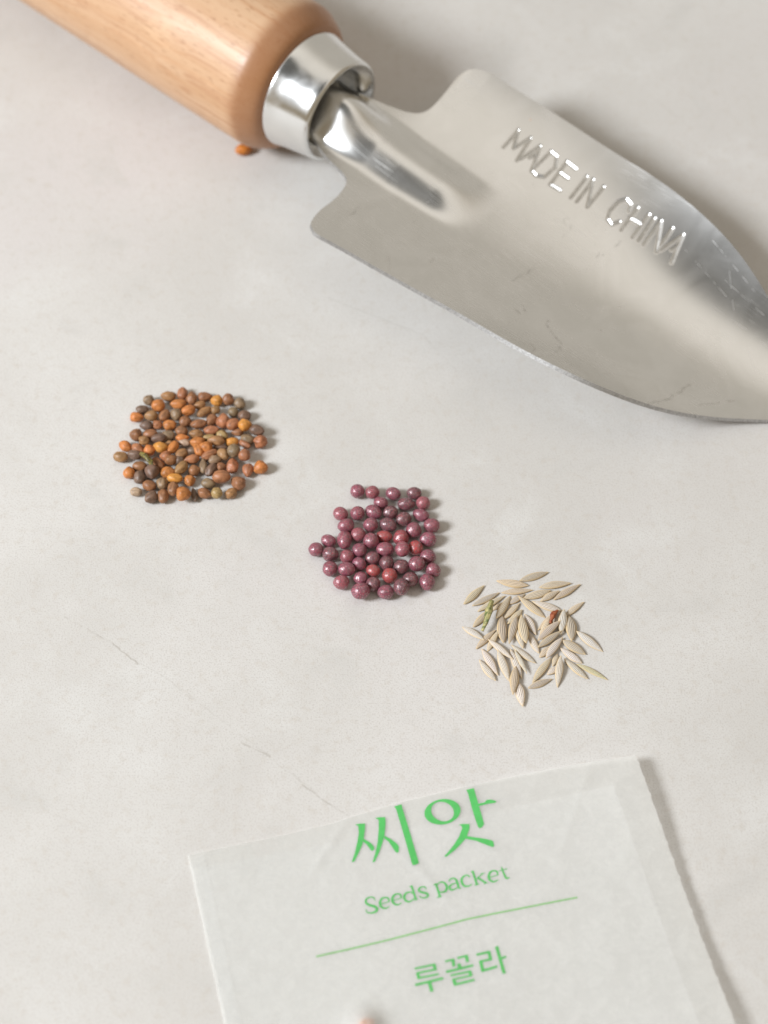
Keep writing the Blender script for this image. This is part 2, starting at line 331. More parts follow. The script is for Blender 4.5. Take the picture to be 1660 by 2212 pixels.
BROWN=[
[-47.66,26.32,1.05,1.15,1.078,0.0,'g'],
[-45.58,24.8,1.28,1.387,1.315,0.0,'o'],
[-43.65,27.27,1.05,1.562,1.08,-6.0,'t'],
[-40.9,27.94,1.05,1.436,1.081,90.0,'p'],
[-38.91,26.72,1.05,1.433,1.079,90.0,'b'],
[-41.5,25.32,1.04,1.675,1.077,0.0,'o'],
[-36.33,27.27,0.93,1.488,0.96,0.0,'b'],
[-33.86,26.1,1.16,1.198,1.198,0.0,'y'],
[-31.47,26.33,1.21,1.246,1.246,0.0,'b'],
[-29.1,25.34,1.16,1.197,1.197,0.0,'g'],
[-37.22,25.17,0.88,1.258,0.909,18.0,'t'],
[-48.76,24.1,0.88,1.313,0.907,0.0,'d'],
[-49.76,22.13,0.97,1.386,1.0,-9.0,'o'],
[-46.84,22.38,1.11,1.31,1.144,0.0,'t'],
[-44.11,22.45,1.04,1.462,1.073,64.0,'b'],
[-41.76,22.61,1.16,1.311,1.192,90.0,'g'],
[-39.36,23.2,1.82,1.448,1.074,18.0,'o'],
[-36.2,23.48,0.88,1.738,0.907,35.0,'t'],
[-33.88,23.61,1.37,0.955,0.907,0.0,'t'],
[-30.38,23.33,1.04,1.075,1.075,0.0,'g'],
[-28.09,22.37,1.11,1.311,1.144,0.0,'d'],
[-34.64,21.3,1.06,1.403,1.095,55.0,'b'],
[-32.19,20.86,1.52,1.547,1.428,90.0,'p'],
[-30.16,19.59,2.02,1.468,1.188,45.0,'p'],
[-27.76,19.32,2.22,1.306,1.306,0.0,'y'],
[-47.65,20.04,0.97,1.307,0.998,0.0,'d'],
[-45.42,20.25,0.92,1.045,0.95,-45.0,'p'],
[-42.93,20.05,1.11,1.378,1.141,0.0,'o'],
[-39.87,20.91,1.11,1.308,1.141,23.0,'b'],
[-37.19,20.09,1.42,1.624,0.95,12.0,'b'],
[-34.61,18.9,0.92,1.544,0.949,6.0,'p'],
[-25.47,18.36,1.81,1.63,1.067,-18.0,'d'],
[-49.48,17.7,1.15,1.278,1.183,55.0,'b'],
[-46.69,17.75,1.1,1.542,1.137,6.0,'b'],
[-43.07,17.49,1.1,1.373,1.136,0.0,'g'],
[-40.48,18.53,1.1,1.303,1.137,0.0,'b'],
[-37.51,18.03,0.92,1.421,0.947,0.0,'t'],
[-32.28,17.66,0.96,1.232,0.994,-35.0,'y2'],
[-29.28,18.13,1.29,1.137,0.758,0.0,'b'],
[-27.25,16.63,1.03,1.473,1.064,-12.0,'g'],
[-24.55,15.9,1.28,1.369,1.322,0.0,'p'],
[-44.91,16.4,1.68,1.538,0.993,6.0,'d'],
[-47.74,15.94,1.6,1.155,0.945,-23.0,'t'],
[-40.2,16.73,1.4,1.3,0.827,0.0,'o'],
[-37.13,15.78,1.15,1.535,1.181,0.0,'o'],
[-34.95,17.21,0.73,1.301,0.757,0.0,'y2'],
[-33.43,15.92,1.55,1.655,1.063,-6.0,'t'],
[-30.28,16.07,0.92,1.372,0.945,6.0,'y'],
[-27.71,15.3,1.2,1.423,0.707,-35.0,'p'],
[-51.43,14.9,1.03,1.456,1.06,-45.0,'o'],
[-48.87,14.18,1.03,1.506,1.06,-45.0,'p'],
[-46.51,13.5,1.7,1.224,1.13,-35.0,'o'],
[-44.31,14.09,1.92,1.477,1.131,-18.0,'y'],
[-42.7,15.55,0.8,0.826,0.826,0.0,'t'],
[-41.9,14.18,1.68,1.612,0.989,60.0,'o'],
[-39.82,15.64,1.28,1.299,0.755,-6.0,'w'],
[-40.15,12.95,1.05,1.453,1.082,45.0,'t'],
[-37.98,13.6,1.4,1.059,0.823,0.0,'d'],
[-36.78,13.53,1.68,1.522,0.988,-64.0,'o'],
[-35.34,14.14,1.92,1.373,1.131,-12.0,'o'],
[-34.5,12.55,1.6,1.741,0.94,29.0,'p'],
[-31.81,12.38,1.83,1.411,1.081,-55.0,'t'],
[-29.78,13.01,2.24,1.412,1.318,90.0,'g'],
[-27.56,12.09,2.07,1.292,1.222,90.0,'p'],
[-32.62,14.66,1.0,1.413,0.589,0.0,'d'],
[-52.19,12.34,1.07,1.551,1.103,-6.0,'t'],
[-49.4,12.44,1.67,1.425,0.987,-18.0,'d'],
[-48.26,10.09,1.02,1.522,1.054,0.0,'b'],
[-44.67,10.82,0.95,1.688,0.984,-55.0,'b'],
[-43.18,12.02,1.79,1.127,1.057,0.0,'p'],
[-42.13,11.12,1.79,1.29,1.055,0.0,'b'],
[-40.39,11.18,1.51,0.938,0.891,0.0,'d'],
[-38.05,11.39,1.59,1.535,0.938,14.0,'p'],
[-33.4,11.15,1.67,1.291,0.985,6.0,'g'],
[-50.19,8.48,1.13,1.284,1.167,90.0,'o'],
[-48.05,7.45,1.13,1.555,1.166,90.0,'d'],
[-45.65,8.31,1.68,1.517,1.401,90.0,'d'],
[-42.67,8.49,1.18,1.519,1.215,0.0,'o'],
[-39.92,9.17,1.83,1.639,1.076,50.0,'t'],
[-37.32,9.06,1.13,1.216,1.169,0.0,'b'],
[-35.66,10.01,1.35,1.666,0.796,-86.0,'g'],
[-34.08,8.76,1.67,1.615,0.981,64.0,'d'],
[-32.08,9.64,1.51,0.982,0.889,0.0,'b'],
[-29.93,9.99,1.18,1.614,1.217,90.0,'p'],
[-26.89,9.19,1.02,1.478,1.052,90.0,'p'],
[-24.39,9.64,1.32,1.403,1.356,35.0,'o'],
[-41.07,6.85,1.66,1.632,0.978,-4.0,'y'],
[-46.02,5.47,1.08,1.458,1.116,-18.0,'b'],
[-43.5,5.82,1.13,1.28,1.163,90.0,'g'],
[-38.19,6.6,1.08,1.164,1.117,90.0,'o'],
[-34.46,5.98,1.04,1.45,1.07,-12.0,'g'],
[-31.9,6.87,2.16,1.867,1.352,6.0,'p'],
[-28.62,5.94,1.31,1.512,1.349,-35.0,'b'],
[-48.56,4.11,0.9,1.206,0.927,0.0,'w'],
[-45.5,2.72,1.12,1.431,1.158,45.0,'d'],
[-43.16,2.94,1.08,1.545,1.112,90.0,'b'],
[-41.27,4.36,1.63,1.548,1.114,90.0,'b'],
[-39.12,2.88,2.1,1.437,1.39,0.0,'o'],
[-37.13,3.6,0.63,1.585,0.648,-77.0,'d'],
[-35.08,3.68,1.03,1.432,1.067,-29.0,'b'],
[-32.65,3.4,1.61,1.159,1.159,0.0,'y2'],
[-29.94,3.74,0.99,1.302,1.02,35.0,'t'],]
PURPLE=[
[-5.2,3.98,1.37,1.448,1.412,90.0,'p'],
[-2.25,3.75,1.32,1.411,1.357,0.0,'q'],
[1.82,3.46,1.26,1.56,1.302,-21.0,'p'],
[5.89,3.59,1.23,1.484,1.266,-4.0,'d'],
[7.61,1.23,1.31,1.406,1.352,0.0,'q'],
[-0.6,1.35,1.19,1.453,1.227,-14.0,'p'],
[4.34,0.99,1.26,1.711,1.297,-1.0,'d'],
[1.28,-0.87,1.26,1.528,1.295,0.0,'d'],
[-2.03,-0.85,1.31,1.759,1.347,-30.0,'p'],
[-8.43,-1.27,1.31,1.526,1.346,-32.0,'q'],
[-5.16,-1.22,1.39,1.436,1.436,0.0,'p'],
[3.83,-2.53,1.36,1.578,1.399,12.0,'d'],
[7.17,-1.46,1.18,1.674,1.22,-20.0,'p'],
[0.79,-3.79,1.3,1.781,1.342,-21.0,'d'],
[-2.57,-3.92,1.42,1.466,1.466,0.0,'p'],
[-7.36,-4.07,1.39,1.645,1.43,20.0,'p'],
[5.72,-5.08,1.47,1.573,1.519,90.0,'p'],
[9.22,-4.0,1.39,1.609,1.43,-8.0,'p'],
[-4.98,-6.07,1.35,1.462,1.391,11.0,'q'],
[0.06,-6.38,1.18,1.572,1.212,-8.0,'r'],
[3.3,-6.8,1.47,1.568,1.515,90.0,'s'],
[8.5,-7.15,1.42,1.692,1.46,1.0,'p'],
[-2.48,-7.73,1.79,1.566,1.513,90.0,'p'],
[-7.61,-7.36,1.41,1.943,1.459,90.0,'p'],
[-10.67,-7.41,1.21,1.546,1.245,-25.0,'p'],
[6.03,-9.12,1.41,1.509,1.456,90.0,'r'],
[0.2,-9.48,1.41,1.739,1.455,1.0,'p'],
[-4.7,-9.64,1.38,1.455,1.419,90.0,'p'],
[-13.04,-9.42,1.34,1.454,1.383,13.0,'p'],
[3.52,-10.0,2.36,1.56,1.419,90.0,'q'],
[-10.2,-10.53,1.41,1.593,1.452,-6.0,'d'],
[-7.09,-11.08,1.34,1.416,1.381,90.0,'q'],
[-2.16,-11.36,1.29,1.504,1.327,6.0,'d'],
[8.41,-11.06,1.37,1.558,1.416,3.0,'p'],
[-4.72,-12.66,1.28,1.413,1.324,-30.0,'p'],
[0.49,-12.56,1.37,1.501,1.413,90.0,'d'],
[3.3,-13.38,1.4,1.499,1.447,0.0,'d'],
[6.23,-13.18,2.19,1.588,1.5,7.0,'p'],
[-10.27,-13.74,1.4,1.55,1.444,90.0,'p'],
[-7.12,-14.11,1.78,1.674,1.374,-2.0,'p'],
[-2.07,-14.14,1.23,1.409,1.268,-18.0,'r'],
[9.4,-14.04,1.33,1.498,1.374,-31.0,'p'],
[-8.11,-16.77,1.36,1.544,1.404,13.0,'q'],
[-4.44,-15.78,1.23,1.37,1.265,-8.0,'p'],
[1.08,-15.36,1.45,1.493,1.493,0.0,'r'],
[5.02,-16.16,1.4,1.546,1.44,5.0,'d'],
[8.17,-16.75,1.45,1.667,1.492,90.0,'p'],
[-2.06,-17.2,1.36,1.438,1.403,90.0,'d'],
[-4.41,-19.09,2.06,1.784,1.609,14.0,'p'],
[3.31,-18.44,2.39,1.663,1.488,90.0,'d'],
[0.32,-18.92,1.36,1.574,1.399,5.0,'p'],]
PALE=[
[25.12,-19.79,0.24,3.89,1.12,36,0.0,'g'],
[23.97,-22.43,0.28,4.92,1.25,47,0.0,'t'],
[21.46,-21.33,0.15,2.62,0.79,42,0.0,'t'],
[24.58,-23.71,0.28,4.37,1.25,47,0.0,'t'],
[25.39,-27.99,0.38,5.34,1.62,-79,0.0,'w'],
[27.87,-29.22,0.27,4.91,1.24,-69,0.0,'w'],
[30.54,-24.63,0.23,5.36,1.09,47,0.0,'t'],
[34.94,-26.33,0.48,5.49,2.01,-88,0.0,'g'],
[24.42,-33.64,0.33,6.59,1.44,-73,0.0,'w'],
[31.68,-32.85,0.21,2.94,0.98,-111,0.0,'t'],
[31.19,-35.09,0.26,2.85,1.18,36,0.0,'w'],
[28.56,-14.84,0.31,5.98,1.36,19,0.0,'g'],
[24.35,-16.39,0.35,6.22,1.52,-10,0.0,'t'],
[32.48,-16.76,0.35,6.24,1.53,9,0.0,'t'],
[17.05,-18.86,0.3,5.92,1.34,46,0.0,'t'],
[19.25,-19.82,0.26,6.11,1.17,29,0.0,'g'],
[25.2,-18.12,0.29,6.12,1.28,6,0.0,'t'],
[20.24,-20.76,0.27,6.43,1.22,33,0.0,'t'],
[28.84,-18.87,0.33,5.85,1.46,18,0.0,'t'],
[31.37,-19.17,0.36,4.49,1.23,32,0.0,'t'],
[30.72,-21.43,0.34,6.14,1.43,-20,-2.2,'w'],
[35.84,-22.0,0.24,5.22,1.11,40,0.0,'t'],
[18.54,-23.88,0.28,5.64,1.25,46,0.0,'t'],
[22.14,-26.25,0.46,6.18,1.87,-89,-2.2,'g'],
[24.08,-26.65,0.83,6.4,1.52,-105,-2.2,'g'],
[27.43,-25.33,0.33,4.98,1.43,-66,0.0,'w'],
[30.05,-26.19,0.57,4.31,1.2,-117,-13.2,'t'],
[32.33,-24.26,0.43,4.14,1.31,-105,-8.8,'g'],
[33.43,-25.03,0.83,5.36,1.62,-99,-4.4,'w'],
[29.99,-31.09,0.27,3.47,1.23,47,0.0,'t'],
[34.65,-31.95,0.3,5.23,1.32,-40,0.0,'w'],
[38.27,-28.98,0.38,6.33,1.44,-41,-4.4,'w'],
[18.97,-28.46,0.25,5.74,1.16,47,0.0,'t'],
[20.31,-28.86,0.39,4.94,1.11,62,8.8,'t'],
[25.86,-31.61,0.27,5.96,1.24,-42,0.0,'w'],
[19.6,-33.32,0.32,6.38,1.4,-63,0.0,'w'],
[19.06,-35.04,0.36,5.38,1.31,-56,0.0,'w'],
[25.29,-33.48,0.72,5.61,0.89,-67,0.0,'w'],
[24.95,-39.99,0.41,5.3,1.73,-82,0.0,'w'],
[29.09,-35.02,0.31,6.41,1.36,-125,0.0,'t'],
[28.66,-37.76,0.28,5.0,1.27,23,0.0,'g'],
[35.37,-34.69,0.31,6.09,1.38,-46,0.0,'w'],
[34.65,-18.25,0.29,6.44,1.31,33,0.0,'g'],
[22.45,-21.81,0.64,6.38,1.41,62,-8.8,'t'],
[27.77,-21.54,0.39,6.84,1.39,-42,-4.4,'t'],
[26.04,-26.71,1.07,6.37,1.76,-84,2.2,'t'],
[30.82,-28.69,0.72,5.78,1.27,36,4.4,'g'],
[35.29,-30.24,0.37,5.23,1.58,-36,0.0,'g'],
[16.71,-27.25,0.37,5.29,1.26,-38,6.6,'w'],
[21.64,-30.86,0.74,6.35,1.16,-43,0.0,'w'],
[22.11,-34.18,0.49,6.63,1.5,-72,-6.6,'w'],
[23.92,-37.43,0.85,6.18,1.62,-97,2.2,'t'],
[32.27,-35.46,0.67,6.4,1.46,-98,-8.8,'w'],
[38.41,-35.28,0.2,6.59,0.96,-31,0.0,'y'],
[30.83,-26.96,1.01,6.15,1.48,42,4.4,'g'],
[31.63,-30.44,0.66,6.02,1.47,54,-4.4,'w'],]
TITLE=[[[0.3658,0.04],[0.3738,0.03],[0.3872,0.18],[0.3836,1.19],[0.3754,2.94],[0.3688,4.04],[0.3588,5.18],[0.3433,6.78],[0.3374,6.86],[0.3386,6.6],[0.3495,5.12],[0.3606,3.25],[0.3686,1.69],[0.3711,0.41]],[[0.3744,2.92],[0.3821,3.52],[0.3895,4.21],[0.3922,4.91],[0.3908,5.35],[0.3854,5.5],[0.3831,5.22],[0.3788,4.21],[0.3728,3.55]],[[0.4104,-0.39],[0.4192,-0.47],[0.4326,-0.28],[0.4312,0.68],[0.4211,2.97],[0.4126,4.32],[0.3998,5.98],[0.3855,7.5],[0.3803,7.65],[0.3809,7.42],[0.3915,5.93],[0.403,3.97],[0.4124,1.69],[0.4175,0.07],[0.4152,-0.21]],[[0.4202,3.14],[0.4317,3.99],[0.4412,5.0],[0.444,5.61],[0.4408,6.59],[0.4372,6.77],[0.4342,6.53],[0.4294,5.36],[0.4252,4.35],[0.418,3.63]],[[0.4583,-1.93],[0.4748,-2.03],[0.4744,-1.23],[0.4752,1.82],[0.4755,5.6],[0.4759,9.33],[0.4697,9.6],[0.4612,9.6],[0.4608,9.07],[0.4611,6.1],[0.4612,2.15],[0.4606,-1.28]],[[0.6205,-2.35],[0.6376,-2.43],[0.6375,-1.81],[0.637,0.48],[0.6362,3.14],[0.6357,4.65],[0.6289,5.19],[0.6237,5.3],[0.6211,4.95],[0.6205,3.62],[0.6206,1.14],[0.622,-1.71]],[[0.6366,0.7],[0.6516,0.65],[0.6572,0.27],[0.6656,0.36],[0.674,0.73],[0.6764,0.96],[0.6724,1.16],[0.6587,1.06],[0.6369,1.13]],[[0.5815,3.87],[0.5907,3.84],[0.6054,4.11],[0.6017,4.99],[0.59,6.47],[0.5762,7.36],[0.5579,8.34],[0.5356,9.26],[0.5319,9.1],[0.5426,8.45],[0.5592,7.34],[0.5755,6.03],[0.5878,4.55],[0.5865,4.11]],[[0.5895,6.18],[0.6101,6.83],[0.6274,7.39],[0.6404,7.94],[0.6431,8.26],[0.6415,9.17],[0.637,9.18],[0.6255,8.51],[0.608,7.45],[0.5862,6.63]]]
RING=[[[0.5961,0.94],[0.577,1.95]],[[0.5953,1.25],[0.5752,2.14]],[[0.5938,1.55],[0.573,2.31]],[[0.5918,1.84],[0.5706,2.45]],[[0.5891,2.12],[0.568,2.56]],[[0.5858,2.37],[0.5652,2.64]],[[0.5821,2.6],[0.5622,2.7]],[[0.5779,2.79],[0.5591,2.72]],[[0.5733,2.96],[0.556,2.7]],[[0.5685,3.09],[0.5529,2.66]],[[0.5635,3.18],[0.5498,2.58]],[[0.5583,3.23],[0.5469,2.48]],[[0.5531,3.24],[0.5442,2.34]],[[0.548,3.21],[0.5416,2.18]],[[0.543,3.14],[0.5393,1.99]],[[0.5383,3.03],[0.5373,1.79]],[[0.5338,2.88],[0.5356,1.57]],[[0.5298,2.7],[0.5343,1.33]],[[0.5261,2.49],[0.5334,1.09]],[[0.5231,2.25],[0.5328,0.84]],[[0.5205,1.99],[0.5327,0.59]],[[0.5186,1.7],[0.533,0.34]],[[0.5173,1.41],[0.5336,0.1]],[[0.5167,1.1],[0.5347,-0.12]],[[0.5168,0.79],[0.5362,-0.33]],[[0.5175,0.48],[0.5379,-0.52]],[[0.5189,0.17],[0.5401,-0.69]],[[0.521,-0.12],[0.5425,-0.84]],[[0.5237,-0.39],[0.5451,-0.95]],[[0.5269,-0.65],[0.548,-1.04]],[[0.5306,-0.88],[0.551,-1.09]],[[0.5348,-1.08],[0.5541,-1.11]],[[0.5394,-1.24],[0.5572,-1.1]],[[0.5442,-1.37],[0.5603,-1.05]],[[0.5493,-1.46],[0.5634,-0.97]],[[0.5545,-1.52],[0.5663,-0.87]],[[0.5597,-1.53],[0.5691,-0.73]],[[0.5649,-1.5],[0.5717,-0.57]],[[0.5699,-1.43],[0.574,-0.38]],[[0.5747,-1.32],[0.576,-0.18]],[[0.5791,-1.17],[0.5776,0.05]],[[0.5832,-0.99],[0.5789,0.28]],[[0.5869,-0.77],[0.5799,0.53]],[[0.5899,-0.53],[0.5804,0.78]],[[0.5925,-0.26],[0.5805,1.03]],[[0.5944,0.02],[0.5802,1.27]],[[0.5956,0.32],[0.5795,1.51]],[[0.5962,0.63],[0.5784,1.74]],[[0.5961,0.94],[0.577,1.95]]]
